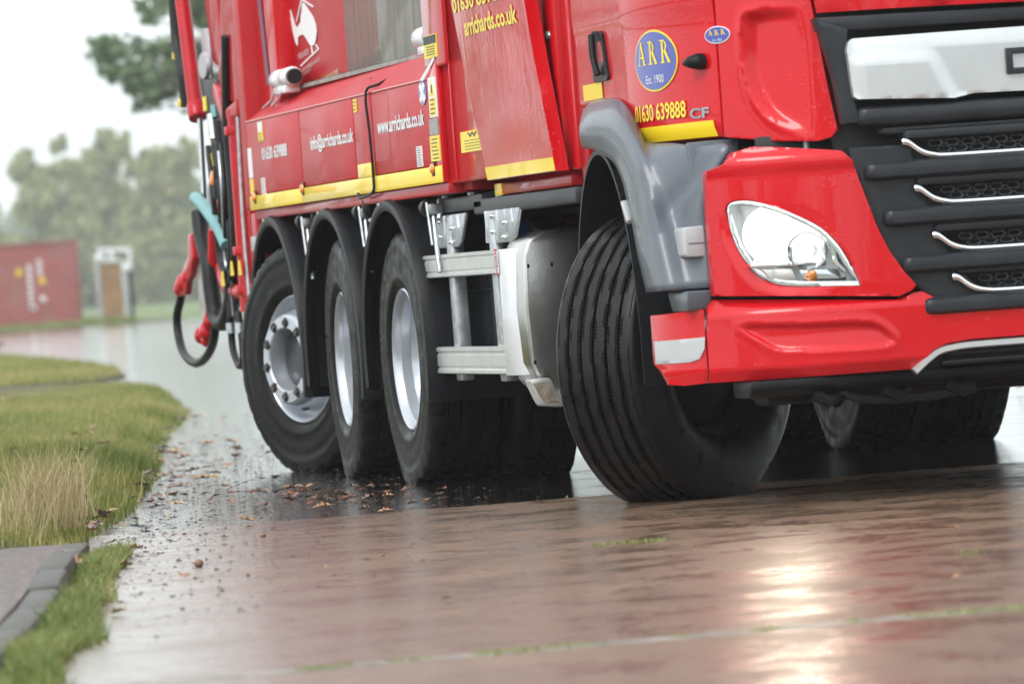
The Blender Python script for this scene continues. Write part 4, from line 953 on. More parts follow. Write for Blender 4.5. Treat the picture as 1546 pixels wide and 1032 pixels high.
part('arch_backing', prism([(-1.16, 1.23), (-.98, 1.235), (-.98, .72), (-1.10, .72)], 'x', 4.62, 4.66), 'grey_plastic', .01)
part('step_lamp', prism([(-1.213, .942), (-1.205, .950), (-1.128, .952), (-1.128, .848), (-1.205, .850), (-1.213, .858)], 'x', 4.60, 4.745), 'light_grey', .008, 3)
mk('lamp_groove', box(4.744, 4.7465, -1.20, -1.13, .893, .897), 'grey_plastic', T)
part('arch_clip', prism([(4.13, 1.055), (4.16, 1.06), (4.215, .99), (4.20, .975)], 'y', -1.275, -1.25), 'light_grey', .006)
# arch liner: dark shell over the steered wheel
for s_ in (-1, 1):
    V, F = lathe([(.66, -1.245*1), (.66, -.55), (.645, -.55), (.645, -1.245)], 40, closed=True, a0=R(-6), a1=R(186))
    part('arch_liner', ([(3.72+a*.70, b*(-s_), .50+c*1.13) for a, b, c in V], F), 'black_plastic')
    part('arch_inner_wall', prism([(3.16+.0, .5), (3.2, 1.0), (3.45, 1.22), (3.9, 1.22), (4.2, 1.0), (4.3, .5)], 'y', .50*s_, .53*s_), 'chassis')

# --- lamp panel, headlight
lamp = curve2([(-1.091, .994), (-1.080, 1.016), (-1.038, 1.020), (-.972, 1.001), (-.894, .963), (-.816, .913), (-.767, .855), (-.730, .787)], 4, False)+[(-.703, .721), (-.848, .729)]+curve2([(-.848, .729), (-.93, .738), (-.975, .752), (-1.024, .792), (-1.066, .878), (-1.091, .994)], 4, False)[1:-1]
def grow(poly, d):
    n = len(poly); out = []; area = sum(poly[i][0]*poly[(i+1) % n][1]-poly[(i+1) % n][0]*poly[i][1] for i in range(n)); sg = 1 if area > 0 else -1
    for i in range(n):
        a, b, c = np.array(poly[i-1]), np.array(poly[i]), np.array(poly[(i+1) % n]); t_ = (c-a); t_ = t_/(np.hypot(*t_)+1e-9)
        out.append((b[0]+t_[1]*d*sg, b[1]-t_[0]*d*sg))
    return out
def lamp_relief(a, b):
    d = dist(a, b, lamp); low = np.clip((.99-b)/.1, 0, 1)*np.clip((-.80-a)/.08, 0, 1)
    band = -.014*sstep(1-d/.040)*low
    lip = .010*sstep((b-1.10)/.03)-.030*sstep((b-1.145)/.05)
    return band+lip-.16*np.clip(b-.72, 0, 1)*.12
lp_out = [(-1.142, .716), (-1.142, .973), (-1.139, 1.128), (-1.085, 1.148), (-1.060, 1.182), (-1.0, 1.198), (-.92, 1.190), (-.735, 1.164), (-.702, 1.13), (-.664, 1.0), (-.634, .90), (-.600, .821), (-.56, .755), (-.522, .708), (-.530, .694), (-.580, .674)]
for s_ in (1, -1):
    fl = lambda pts: [(s_*a, b) for a, b in pts]
    PbS = lambda a, b, d=0: Pb(a, b, d)
    sheet('lamp_panel', fl(lp_out), PbS, 'red', T, holes=[fl(grow(lamp, .005))], step=.011 if s_ > 0 else .05, thick=.05, bev=.006, ang=70, relief=(lambda a, b: lamp_relief(-np.abs(a), b)))
    H = empty('headlight', parent=T)
    off = lambda k: (lambda a, b, d=0: Pb(a, b, k-.016*max(0, b-.72)+d))
    sheet('lens', fl(grow(lamp, -.004)), off(-.004), 'glass', H, step=.03, thick=0, bev=0)
    sheet('housing', fl(grow(lamp, .004)), off(-.085), 'lamp_silver', H, step=.03, thick=0, bev=0)
    # side wall of the housing
    g_ = grow(lamp, .003); n_ = len(g_); V = [off(-.012)(s_*a, b) for a, b in g_]+[off(-.085)(s_*a, b) for a, b in g_]
    mk('housing_wall', (V, [(i, (i+1) % n_, n_+(i+1) % n_, n_+i) for i in range(n_)]), 'lamp_in', H)
    ins = grow(lamp, -.013)
    sheet('bezel', fl(grow(lamp, .003)), off(-.010), 'chrome', H, holes=[fl(ins)], step=.012, thick=.006, bev=.0015)
    # reflectors: round main beam bowl (lit), dipped beam bowl, chrome bridge between them
    def bowl(cy, cz, r, dep, name, mt, sq=1.0):
        x0 = xb(cy)-.035
        V, F = lathe([(r, 0), (r*.92, -.02), (r*.7, -dep*.7), (r*.35, -dep), (0, -dep)], 28, ax='x')
        return mk(name, ([(x0+a, s_*cy+b, cz+c*sq) for a, b, c in V], F), mt, H)
    bowl(-.965, .905, .092, .06, 'main_reflector', 'glow_soft'); bowl(-.855, .845, .070, .05, 'dipped_reflector', 'lamp_in', .9)
    mk('bulb', ball((xb(-.965)-.06, -.965*s_, .905), .046, 16, 10, .35, 1, 1), 'glow', H)
    mk('bulb', ball((xb(-.855)-.06, -.855*s_, .845), .030, 12, 8, .6, 1, 1), 'glow_soft', H)
    mk('divider', prism([(s_*a, b) for a, b in ((-1.045, .80), (-.79, .79), (-.785, .803), (-1.045, .814))], 'x', xb(-.95)-.07, xb(-.95)-.015), 'chrome', H, .003)
    mk('lower_bezel', prism([(s_*a, b) for a, b in ((-1.01, .795), (-.905, .790), (-.885, .742), (-.955, .748), (-.985, .765))], 'x', xb(-.95)-.06, xb(-.95)-.018), 'lamp_silver', H, .006)
    mk('indicator_bulb', ball((xb(-.845)-.045, -.845*s_, .760), .020, 12, 8), 'amber', H)
    mk('indicator_reflector', prism([(s_*a, b) for a, b in ((-.885, .785), (-.735, .778), (-.72, .735), (-.87, .742))], 'x', xb(-.8)-.075, xb(-.8)-.06), 'lamp_in', H, .004)
    for yy_, zz_, hh_ in ((-1.015, .815, .055), (-.945, .815, .05), (-.905, .80, .06), (-.80, .81, .05)):
        mk('lamp_rib', box(xb(yy_)-.07, xb(yy_)-.03, s_*yy_-.003, s_*yy_+.003, zz_, zz_+hh_), 'lamp_in', H)
    cv = curve2([(-.80, .905), (-.775, .86), (-.765, .80), (-.74, .77)], 5, False)
    mk('light_guide', tube([(xb(a)-.035, s_*a, b) for a, b in cv], .012, 8), 'lamp_in', H)

# --- bumper
half = [(-1.168, .430), (-1.168, .60), (-1.160, .676), (-1.138, .704), (-.578, .662), (-.528, .682), (-.50, .684), (-.445, .650), (-.36, .634), (-.25, .624), (-.10, .618)]
low = [(-.10, .516), (-.35, .516), (-.43, .508), (-.475, .492), (-.545, .432)]
outl = half+[(-a, b) for a, b in half[::-1]]+[(-a, b) for a, b in low[::-1]]+low
rec = curve2([(-1.075, .612), (-.90, .606), (-.73, .600), (-.66, .588), (-.615, .55), (-.61, .522), (-.68, .510), (-.83, .514), (-.96, .522), (-1.01, .548)], 4)
def bump_relief(a, b):
    aa = -np.abs(a); ins = inside(aa, b, rec); d = dist(aa, b, rec)
    bulge = .012*np.exp(-((d/.018)**2))*(~ins)
    top = -.55*np.clip(b-.655, 0, 1)*(aa < -.55)-.35*np.clip(b-.645, 0, 1)
    return -.015*sstep(d/.016)*ins*np.clip(.25+(b-.50)/.09, .25, 1)+bulge*.35+top-.7*np.clip(.468-b, 0, 1)
sheet('bumper', outl, Pb, 'red', T, step=.0075, thick=.06, bev=.006, relief=bump_relief, ang=70)
for s_ in (1, -1):
    fl = lambda pts: [(s_*a, b) for a, b in pts]
    sheet('bumper_end', fl([(-1.2785, .664), (-1.24, .668), (-1.172, .676), (-1.174, .430), (-1.225, .425), (-1.258, .430), (-1.2785, .50)]), lambda a, b, d=0: Pb(a, b, d*.5-.6*max(0, .468-b)), 'red', T, step=.012, thick=.05, bev=.004)
    sheet('step_tread', fl([(-1.2785, .577), (-1.175, .583), (-1.178, .545), (-1.192, .512), (-1.215, .503), (-1.2785, .500)]), lambda a, b, d=0: Pb(a, b, .008+d), 'light_grey', T, step=.012, thick=.012, bev=.003)
# dark apron and towing gear below
part('apron', prism([(4.72, .425), (4.97, .428), (4.97, .398), (4.92, .372), (4.74, .372)], 'y', -1.08, 1.08), 'black_plastic', .008)
part('side_blocking_panel', box(3.2, 4.7, .55, 1.02, .36, .40), 'chassis', .01)  # side piece of the light-blocking panel added under the truck
part('apron_lower', prism([(4.55, .42), (4.80, .40), (4.80, .345), (4.6, .335)], 'y', -.98, .98), 'chassis', .02)
for yy_ in (-.86, -.62, -.40, .4, .7): part('apron_bracket', tube([(4.93, yy_, .37), (4.94, yy_+.05, .345), (4.90, yy_+.09, .36)], .022, 8), 'chassis')
part('apron_hose', tube([(4.9, -.78, .40), (4.92, -.70, .345), (4.92, -.5, .335), (4.92, -.3, .35)], .016, 8, 4), 'hose')

# --- grille
part('grille_backing', prism([(-.80, 1.63), (.80, 1.63), (.72, 1.15), (.66, .85), (.50, .655), (.16, .60), (-.16, .60), (-.50, .655), (-.66, .85), (-.72, 1.15)], 'x', 4.80, 4.90), 'ink')
def Pg(k): return lambda a, b, d=0: Pb(a, b, k+d)
def mir(pts): return pts+[(-a, b) for a, b in pts[::-1]]
sheet('grille_top_bar', mir([(-.66, 1.555), (-.775, 1.560), (-.783, 1.604), (-.30, 1.600)]), Pg(-.03), 'grille_plastic', T, step=.06, thick=.05, bev=.008)
for s_ in (1, -1):   # plastic cheek down each side of the grille
    fl = lambda pts: [(s_*a, b) for a, b in pts]
    sheet('grille_cheek', fl([(-.780, 1.600), (-.737, 1.418), (-.715, 1.25), (-.66, 1.25), (-.675, 1.33), (-.69, 1.50), (-.68, 1.56)]), Pg(-.022), 'grille_plastic', T, step=.03, thick=.05, bev=.006)
    sheet('grille_cheek', fl([(-.703, 1.170), (-.697, 1.14), (-.660, 1.0), (-.63, .90), (-.597, .824), (-.555, .757), (-.518, .710), (-.46, .662), (-.36, .640), (-.25, .630), (-.25, .66), (-.31, .69), (-.36, .74), (-.40, .82), (-.43, .90), (-.47, 1.0), (-.49, 1.10), (-.50, 1.168)]), Pg(-.034), 'grille_plastic', T, step=.03, thick=.05, bev=.008)
silver = sheet('silver_panel', [(-.684, 1.337), (-.696, 1.490), (-.687, 1.516), (-.671, 1.527), (0, 1.532), (.671, 1.527), (.687, 1.516), (.696, 1.490), (.684, 1.337), (.672, 1.327), (.352, 1.310), (.283, 1.322), (0, 1.318), (-.283, 1.322), (-.352, 1.310), (-.672, 1.327)], Pg(.004), 'satin', T, step=.016, thick=.04, bev=.008,
               ang=60,
               relief=lambda a, b: .014*sstep((1.478-b)/.03)*sstep((np.abs(a)-.33-.45*(b-1.315))/.05)*sstep((.682-np.abs(a))/.02)-.5*np.clip(b-1.495, 0, 1))
def block(name, quads): return mk(name, join(*[prism(q, 'x', xb(0)+.006, xb(0)+.016) for q in quads]), 'grille_plastic', silver, .001)
lz0, lz1 = 1.376, 1.462
block('letter_d', [[(-.168, lz0), (-.146, lz0), (-.146, lz1), (-.168, lz1)], [(-.146, lz0), (-.08, lz0), (-.072, lz0+.02), (-.146, lz0+.02)], [(-.146, lz1-.02), (-.072, lz1-.02), (-.08, lz1), (-.146, lz1)], [(-.092, lz0+.02), (-.070, lz0+.02), (-.070, lz1-.02), (-.092, lz1-.02)]])
block('letter_a', [[(-.055, lz0), (-.032, lz0), (.0, lz1), (-.012, lz1)], [(.055, lz0), (.032, lz0), (-.004, lz1), (.012, lz1)], [(-.03, lz0+.022), (.03, lz0+.022), (.024, lz0+.038), (-.024, lz0+.038)]])
block('letter_f', [[(.074, lz0), (.096, lz0), (.096, lz1), (.074, lz1)], [(.096, lz1-.02), (.165, lz1-.02), (.165, lz1), (.096, lz1)], [(.096, lz0+.034), (.15, lz0+.034), (.15, lz0+.052), (.096, lz0+.052)]])
def bar_vf(path, hz, hx, n=12, taper=True):
    """rounded bar: elliptical section swept along a (y, z, x-offset) path"""
    V, F = [], []; m_ = len(path)
    for i, (y_, z_, o_) in enumerate(path):
        e = min(i, m_-1-i); k_ = (.55, .8, .93, .99)[e] if taper and e < 4 else 1
        for j in range(n):
            a = 2*math.pi*j/n; ca_, sa_ = math.cos(a), math.sin(a); V.append((xb(y_)+o_+hx*math.copysign(abs(ca_)**.6, ca_)*k_, y_, z_+hz*math.copysign(abs(sa_)**.55, sa_)*k_))
    for i in range(m_-1):
        for j in range(n): F.append((i*n+j, i*n+(j+1) % n, (i+1)*n+(j+1) % n, (i+1)*n+j))
    return V, F+[tuple(range(n)), tuple(range((m_-1)*n, m_*n))]
def span(y0, y1, z, o, n=14, ends=True):
    ys = list(np.linspace(y0, y1, n))
    if ends: ys = [y0, y0+.006, y0+.016, y0+.03]+[q for q in ys if y0+.04 < q < y1-.04]+[y1-.03, y1-.016, y1-.006, y1]
    return [(q, z, o) for q in ys]
part('grille_slat', bar_vf(span(-.668, .668, 1.268, -.035), .034, .04, 14), 'grille_plastic')
part('grille_slat', bar_vf(span(-.60, .60, 1.218, -.055), .014, .03, 12), 'grille_plastic')
hexm = None
for i, (c_, y0, yl) in enumerate(((1.123, -.535, -.66), (.968, -.505, -.61), (.811, -.455, -.56), (.669, -.398, -.50))):
    part('grille_slat', bar_vf(span(yl, -yl, c_-.036, -.040), .031, .060, 16, True), 'grille_plastic')
    part('grille_slat', bar_vf(span(y0+.01, -y0-.01, c_+.078, -.055), .018, .045, 12), 'grille_plastic')
    pth = curve2([(y0, c_+.056), (y0+.022, c_+.050), (y0+.062, c_+.020), (y0+.105, c_+.006), (y0+.16, c_+.001), (-.1, c_)], 5, False)
    pth = pth+[(-a, b) for a, b in pth[::-1]]
    V, F = [], []
    for k_, (a, b) in enumerate(pth):
        e = min(k_, len(pth)-1-k_); w_ = .0075 if e > 12 else .0105-.0002*e
        if e == 0: w_ = .004
        for dx_, dz_ in ((.008, -w_), (.012, 0), (.008, w_), (-.01, w_), (-.01, -w_)): V.append((xb(a)-.008+dx_, a, b+dz_))
    for k_ in range(len(pth)-1):
        for j in range(5): F.append((k_*5+j, k_*5+(j+1) % 5, (k_+1)*5+(j+1) % 5, (k_+1)*5+j))
    part('chrome_strip', (V, F+[tuple(range(5)), tuple(range(len(V)-5, len(V)))]), 'chrome')
    # honeycomb mesh between strip and slat: wire hexagons
    V, F = [], []; cw, ch = .056, .026
    ya = y0+.07
    for r_ in range(4):
        zc = c_+.004+r_*ch*.78
        if zc > c_+.066: break
        k_ = 0
        while True:
            yc = ya+r_*-.0+(r_ % 2)*cw/2+k_*cw; k_ += 1
            if yc > -ya: break
            if yc-cw/2 < y0+.10-(zc-c_)*1.0: continue
            hx_ = [(yc+cw*.5*.96*math.cos(t_), zc+ch*.5*math.sin(t_)*1.0) for t_ in (0, R(55), R(125), R(180), R(235), R(305))]
            hi = [(yc+cw*.5*.74*math.cos(t_), zc+ch*.5*math.sin(t_)*.70) for t_ in (0, R(55), R(125), R(180), R(235), R(305))]
            o_ = len(V); V += [(xb(a)-.050, a, b) for a, b in hx_]+[(xb(a)-.056, a, b) for a, b in hi]
            F += [(o_+j, o_+(j+1) % 6, o_+6+(j+1) % 6, o_+6+j) for j in range(6)]
    part('honeycomb_mesh', (V, F), 'mesh')
    if i in (0, 1):
        y_l = -.55 if i == 0 else -.50
        bs_ = part('radiator_strip', box(4.93, 4.95, y_l, -y_l, c_-.090, c_-.074), 'alu', .002)
        for q in np.arange(y_l+.02, 0, .12 if i else .5): mk('strip_screw', ball((4.952, q, c_-.082), .008, 8, 6), 'ink', bs_)
part('gap_shade_sheet', join(box(4.78, 4.82, -.96, -.66, 1.14, 1.23)), 'ink', .004)  # black sheet standing in for shade in the gap below the bonnet
mk('latch_pin', tube([(4.84, -.80, 1.23), (4.84, -.80, 1.14)], .012, 8), 'galv', T)
# lower intake with silver arch strip
lo = curve2([(-.552, .432), (-.505, .470), (-.462, .496), (-.41, .506), (-.33, .5105), (-.10, .5105)], 5, False); lo = lo+[(-a, b) for a, b in lo[::-1]]
V, F = [], []
for k_, (a, b) in enumerate(lo):
    t2 = lo[min(k_+1, len(lo)-1)]; t1 = lo[max(k_-1, 0)]; ty, tz = t2[0]-t1[0], t2[1]-t1[1]; ln = math.hypot(ty, tz) or 1; ny, nz = tz/ln, -ty/ln
    for dx_, w_ in ((.004, .000), (.014, .004), (.014, .020), (.002, .026), (-.02, .024), (-.02, .0)): V.append((xb(a)-.012+dx_, a+ny*w_, b+nz*w_))
for k_ in range(len(lo)-1):
    for j in range(6): F.append((k_*6+j, k_*6+(j+1) % 6, (k_+1)*6+(j+1) % 6, (k_+1)*6+j))
part('intake_trim', (V, F+[tuple(range(6)), tuple(range(len(V)-6, len(V)))]), 'satin')
part('intake_backing', box(4.86, 4.93, -.53, .53, .425, .52), 'ink')
for zz_ in (.445, .475): part('intake_slat', bar_vf(span(-.44, .44, zz_, -.06), .009, .03, 10), 'grille_plastic')

# --- rear lifting gear
part('rear_corner_post', box(-3.34, -3.17, -1.272, -1.05, 1.22, 3.3), 'red_body', .012)
part('tail_wedge', prism([(-3.72, 2.35), (-3.95, 1.94), (-4.02, 1.83), (-3.92, 1.745), (-3.36, 1.725), (-3.36, 3.2), (-3.62, 3.2)], 'y', -1.25, -.6), 'red_rough', .015)
part('tail_hopper', prism([(-3.34, 3.2), (-3.34, .9), (-3.7, .85), (-4.3, 1.3), (-4.35, 3.1)], 'y', -1.15, 1.2), 'red_rough', .02)
part('rear_post', tube([(-3.60, -1.24, 1.70), (-3.62, -1.24, .74)], .045, 10), 'red_rough')
part('rear_post', box(-3.52, -3.40, -1.25, -1.15, .72, 1.68), 'red_rough', .01)
for z_ in (1.60, 1.03, .845): part('post_collar', tube([(-3.62, -1.24, z_-.022), (-3.62, -1.24, z_+.022)], .062, 10), 'red_rough', .006)
part('pivot_lug', prism([(-4.02, 1.85), (-3.86, 1.80), (-3.80, 1.70), (-3.40, 1.74), (-3.40, 1.66), (-3.85, 1.65), (-4.04, 1.78)], 'y', -1.275, -1.19), 'red_rough', .012)
ram = part('hydraulic_ram', tube([(-4.92, -1.25, 2.45), (-4.70, -1.25, 1.745)], .038, 12), 'red_rough')
mk('ram_gland', tube([(-4.70, -1.25, 1.775), (-4.655, -1.25, 1.70)], .047, 12), 'red_rough', ram, .006)
mk('piston_rod', tube([(-4.66, -1.24, 1.70), (-4.70, -1.24, 1.215)], .016, 12), 'chrome', ram); mk('guide_rod', tube([(-4.57, -1.25, 1.70), (-4.62, -1.25, 1.225)], .008, 8), 'beam', ram)
mk('ram_hose', tube([(-5.06, -1.26, 2.45), (-5.03, -1.27, 2.12), (-4.92, -1.27, 1.95), (-4.90, -1.265, 1.77)], .026, 8, 5), 'hose', ram)
for x_, z_ in ((-5.0, 2.03), (-4.93, 1.79)): mk('hose_tag', tube([(x_, -1.27, z_-.012), (x_+.01, -1.27, z_+.012)], .032, 8), 'yellow', ram)
part('upper_arm', prism([(-4.42, 3.0), (-4.45, 2.35), (-4.30, 1.95), (-4.05, 1.90), (-4.0, 3.0)], 'y', -1.22, -1.12), 'red_rough', .02)
gp = part('grey_guard', prism([(-4.66, 2.14), (-4.42, 2.13), (-4.46, 1.70), (-4.70, 1.72)], 'y', -1.205, -1.195), 'grey_plate', .003)
mk('grey_disc', ([(-4.36+p[0]*1.9, -1.25+p[1], 1.945+p[2]) for p in lathe([(0, -.01), (.062, -.01), (.066, 0), (.066, .01), (0, .01)], 24)[0]], lathe([(0, -.01), (.062, -.01), (.066, 0), (.066, .01), (0, .01)], 24)[1]), 'grey_plate', gp)
vb = part('valve_block', prism([(-4.42, 1.885), (-3.98, 1.87), (-3.84, 1.54), (-4.28, 1.52)], 'y', -1.26, -1.14), 'hose', .02)
for x_, z_ in ((-4.33, 1.76), (-4.24, 1.62), (-4.24, 1.48)): mk('valve_tag', box(x_-.05, x_+.04, -1.268, -1.262, z_-.035, z_+.035), 'yellow_print', vb)
mk('valve_fitting', tube([(-4.15, -1.27, 1.70), (-4.12, -1.27, 1.58)], .022, 8), 'galv', vb); mk('valve_fitting', tube([(-4.05, -1.27, 1.74), (-4.03, -1.27, 1.68)], .018, 8), 'teal', vb)
rb = part('gear_box_cover', prism([(-4.47, 1.30), (-3.86, 1.295), (-3.82, 1.13), (-4.0, 1.10), (-4.44, 1.13)], 'y', -1.245, -1.12), 'red_rough', .03, 3)
part('tail_lamp', tube([(-4.10, -1.26, 1.42), (-4.12, -1.27, 1.36)], .040, 12), 'amber', .008); part('tail_lamp_base', tube([(-4.06, -1.24, 1.44), (-4.12, -1.24, 1.30)], .055, 12), 'hose')
part('teal_hose', tube([(-4.76, -1.275, 1.312), (-4.60, -1.28, 1.29), (-4.35, -1.285, 1.235), (-4.12, -1.28, 1.16), (-3.96, -1.27, 1.06)], .032, 12, 5), 'teal')
part('hose', tube(smooth_path([(-4.70, -1.27, 1.24), (-4.64, -1.275, 1.12), (-4.50, -1.275, .99), (-4.46, -1.275, .84), (-4.40, -1.27, .715), (-4.20, -1.26, .70), (-4.05, -1.25, .80), (-3.98, -1.25, .95)], 5), .042, 12), 'hose')
part('hose', tube([(-3.62, -1.26, 2.05), (-3.74, -1.265, 1.62), (-3.72, -1.265, 1.28), (-3.76, -1.265, 1.03), (-3.86, -1.265, .93), (-3.98, -1.265, .87), (-4.02, -1.265, .80)], .024, 10, 5), 'hose')
part('hose', tube([(-4.0, -1.262, 1.66), (-3.95, -1.262, 1.40), (-3.85, -1.262, 1.10), (-4.0, -1.262, .90), (-4.12, -1.262, .76), (-4.28, -1.262, .72)], .022, 10, 5), 'hose')
part('hose', tube([(-5.46, -1.26, .86), (-5.50, -1.265, .82), (-5.63, -1.27, .73), (-5.61, -1.27, .62), (-5.46, -1.27, .535), (-5.13, -1.27, .495), (-4.80, -1.27, .527), (-4.56, -1.27, .60), (-4.44, -1.27, .70)], .022, 10, 6), 'hose')
part('hose', tube([(-4.05, -1.26, .78), (-4.07, -1.26, .65), (-4.05, -1.26, .555), (-3.92, -1.26, .485), (-3.80, -1.26, .505), (-3.78, -1.26, .60), (-3.84, -1.26, .74)], .018, 10, 6), 'hose')
for k_, (dx_, dz_, r_) in enumerate(((.06, .02, .012), (.14, -.03, .010), (-.08, .04, .014), (.22, .05, .009), (.30, -.02, .012))):
    part('thin_hose', tube([(-4.22+dx_, -1.27, 1.55), (-4.10+dx_, -1.275-.004*k_, 1.30+dz_), (-4.16+dx_*.6, -1.27, 1.05-dz_), (-4.02+dx_*.5, -1.272, .86+dz_), (-3.98+dx_*.4, -1.27, .72)], r_, 8, 6), 'hose' if k_ != 3 else 'galv')
for k_, x_ in enumerate((-3.50, -3.44)): part('steel_pipe', tube([(x_, -1.262, 1.66), (x_-.02, -1.268, 1.2), (x_-.01, -1.266, .80)], .010, 8, 4), 'galv' if k_ else 'red_rough')
for x_ in (-4.06, -3.80): part('hose_ferrule', tube([(x_, -1.262, .64), (x_, -1.262, .69)], .024, 10), 'galv')
dk = part('bin_comb_disc', ([(-4.80+p[0]*1.0, -1.235+p[1], .845+p[2]) for p in lathe([(0, -.012), (.20, -.02), (.215, -.008), (.215, .01), (0, .02)], 36)[0]], lathe([(0, -.012), (.20, -.02), (.215, -.008), (.215, .01), (0, .02)], 36)[1]), mat('worn_steel', (.42, .38, .34), rough=.4, metal=.4, noise=.2, nscale=8))
part('lift_arm', prism([(-4.98, 1.14), (-4.90, 1.14), (-4.88, 1.02), (-5.0, .93), (-5.12, .905), (-5.20, .84), (-5.44, .83), (-5.46, .90), (-5.30, .925), (-5.16, 1.0), (-5.02, 1.03)], 'y', -1.29, -1.255), 'red_rough', .008)
for x_, z_, r_ in ((-5.42, .875, .045), (-5.30, .90, .05), (-5.18, .93, .04), (-4.88, .635, .045), (-4.70, .655, .05), (-4.62, .70, .04), (-4.74, .61, .035)): part('arm_knuckle', ball((x_, -1.275, z_), r_, 10, 7, 1.2, .8, 1), 'red_rough')
part('lift_arm', tube([(-4.90, -1.265, .64), (-4.68, -1.265, .66), (-4.58, -1.265, .76), (-4.50, -1.26, .90), (-4.42, -1.25, 1.15)], .030, 10, 4), 'red_rough')
part('cross_beam', tube([(-4.42, -1.22, .96), (-4.15, -1.24, .86), (-3.62, -1.24, .83), (-3.40, -1.22, .86)], .040, 10, 4), 'red_rough')
part('cross_beam', box(-4.1, -3.95, -1.24, -1.14, .80, 1.30), 'red_rough', .015)
for x_, z_ in ((-3.98, .90), (-3.70, .945), (-3.48, .945)): part('yellow_tag', prism([(x_-.045, z_-.03), (x_+.045, z_-.03), (x_+.02, z_+.04), (x_-.02, z_+.04)], 'y', -1.30, -1.297), 'yellow')
part('rear_sill', box(-3.32, -3.18, -1.26, -1.1, .98, 1.20), 'red_rough', .01); part('rear_sill_plate', box(-3.30, -3.17, -1.268, -1.25, 1.02, 1.09), 'grey_plate', .004)

# ------------------------------------------------------------------ litter on the road
def leaf_mesh(name, mt, k):
    pts = [(0, 0), (.012, .012), (.010, .022), (.026, .030), (.018, .040), (.032, .054), (.020, .060), (.024, .076), (.010, .080), (0, .094)]
    V, F = [], []
    for x_, y_ in pts:
        c_ = .25+.5*k
        for sgn in (-1, 0, 1):
            X = x_*sgn; V.append((X, y_-.045, c_*(.006+.9*X*X/.03+.05*math.sin(y_*40+k*2)*.12+.004*k*math.sin(x_*190))))
    for i in range(len(pts)-1):
        F += [(i*3, i*3+1, i*3+4, i*3+3), (i*3+1, i*3+2, i*3+5, i*3+4)]
    bm = bmesh.new(); vv = [bm.verts.new(v) for v in V]
    for f in F:
        try: bm.faces.new([vv[i] for i in f])
        except ValueError: pass
    bmesh.ops.remove_doubles(bm, verts=bm.verts, dist=1e-5)
    me = bpy.data.meshes.new(name); bm.to_mesh(me); bm.free(); finish(me, mt, 80)
    return me
lm = [mat('brown_leaf', (.24, .095, .035), rough=.35, coat=.4, noise=.35, nscale=40), mat('tan_leaf', (.38, .20, .085), rough=.4, coat=.3, noise=.3, nscale=40),
      mat('dark_leaf', (.085, .045, .028), rough=.3, coat=.5, noise=.3, nscale=40), mat('yellow_leaf', (.48, .30, .05), rough=.35, coat=.4, noise=.25, nscale=40)]
LM = [leaf_mesh('leaf', lm[i], k) for i, k in ((0, .5), (0, .8), (1, .7), (2, .3), (3, .4), (2, .6))]
KIND = ['brown oak leaf', 'brown oak leaf', 'tan oak leaf', 'dark soaked leaf', 'yellow leaf', 'dark soaked leaf']
def drop(x_, y_, z_, k, sc=1, where='lying along the ragged verge edge'):
    o = bpy.data.objects.new('fallen_leaf', LM[k]); o.location = (x_, y_, z_); o.rotation_euler = (random.uniform(-.16, .16), random.uniform(-.16, .16), random.uniform(0, 6.28)); o.scale = (sc,)*3
    link(o); tag(o, KIND[k]+' '+where, 'leaf', KIND[k].replace('leaf', 'leaves')+' '+where)
for _ in range(150):
    x_ = random.triangular(-16, 9.5, 0); e = float(edge_y(x_)); d_ = random.expovariate(6.0)-.02; drop(x_, e+d_, .012 if d_ > .03 else .05, random.choice([0, 0, 0, 2, 2, 3, 3, 4]), random.choice([.5, .7, .9, 1.2]))
for _ in range(100):
    drop(random.gauss(.7, .8), random.gauss(-1.72, .17), .010, random.choice([0, 0, 0, 2, 3, 3]), random.uniform(.4, .75), 'in the litter beside the rear wheels')
for _ in range(30):
    x_ = random.uniform(-22, 3); drop(x_, float(edge_y(x_))-random.uniform(.2, 1.5), .16, random.choice([0, 0, 2, 2]), random.uniform(.5, .9), 'caught on top of the verge grass')
for _ in range(12): drop(random.uniform(-9, -3), random.uniform(2.2, 3.6), .012, random.choice([0, 2, 3]), random.uniform(.5, .9), 'on the road beyond the truck, right picture edge')
for _ in range(8): drop(random.uniform(5.5, 10.5), random.uniform(-3.6, -1.0), .012, random.choice([2, 2, 4, 3]), random.uniform(.3, .5), 'stuck to the brown slabs in the foreground')
# crumbs of mud and bark washed against the verge
n = 5000; x = RNG.triangular(-16, 1.0, 9.5, n); d_ = np.abs(RNG.normal(0, .55, n)); y = edge_y(x)+d_
k = 1000; x[:k] = RNG.normal(.9, 1.3, k); y[:k] = RNG.normal(-1.75, .22, k)
s_ = RNG.uniform(.002, .006, n)*(1+RNG.uniform(0, 1, n)**6*1.8)*np.array(1.0)
base = np.array([(1, 0, 0), (-.5, .87, 0), (-.5, -.87, 0), (.05, .1, .8), (.3, .55, .45)])
V = (base[None]*np.array([1, 1, .55])*s_[:, None, None]*RNG.uniform(.6, 1.4, (n, 5, 3))); a = RNG.uniform(0, 6.28, n); ca, sa = np.cos(a)[:, None], np.sin(a)[:, None]
V = np.stack([V[..., 0]*ca-V[..., 1]*sa, V[..., 0]*sa+V[..., 1]*ca, V[..., 2]+.004], -1)+np.stack([x, y, 0*x], -1)[:, None]
b0 = np.arange(n)*5; F = np.concatenate([np.stack([b0+i, b0+j, b0+l_], 1) for i, j, l_ in ((0, 4, 3), (0, 1, 4), (1, 3, 4), (1, 2, 3), (2, 0, 3))])
M['crumb'] = mat('mud_crumbs', (.060, .042, .030), rough=.5, noise=.5, nscale=20)
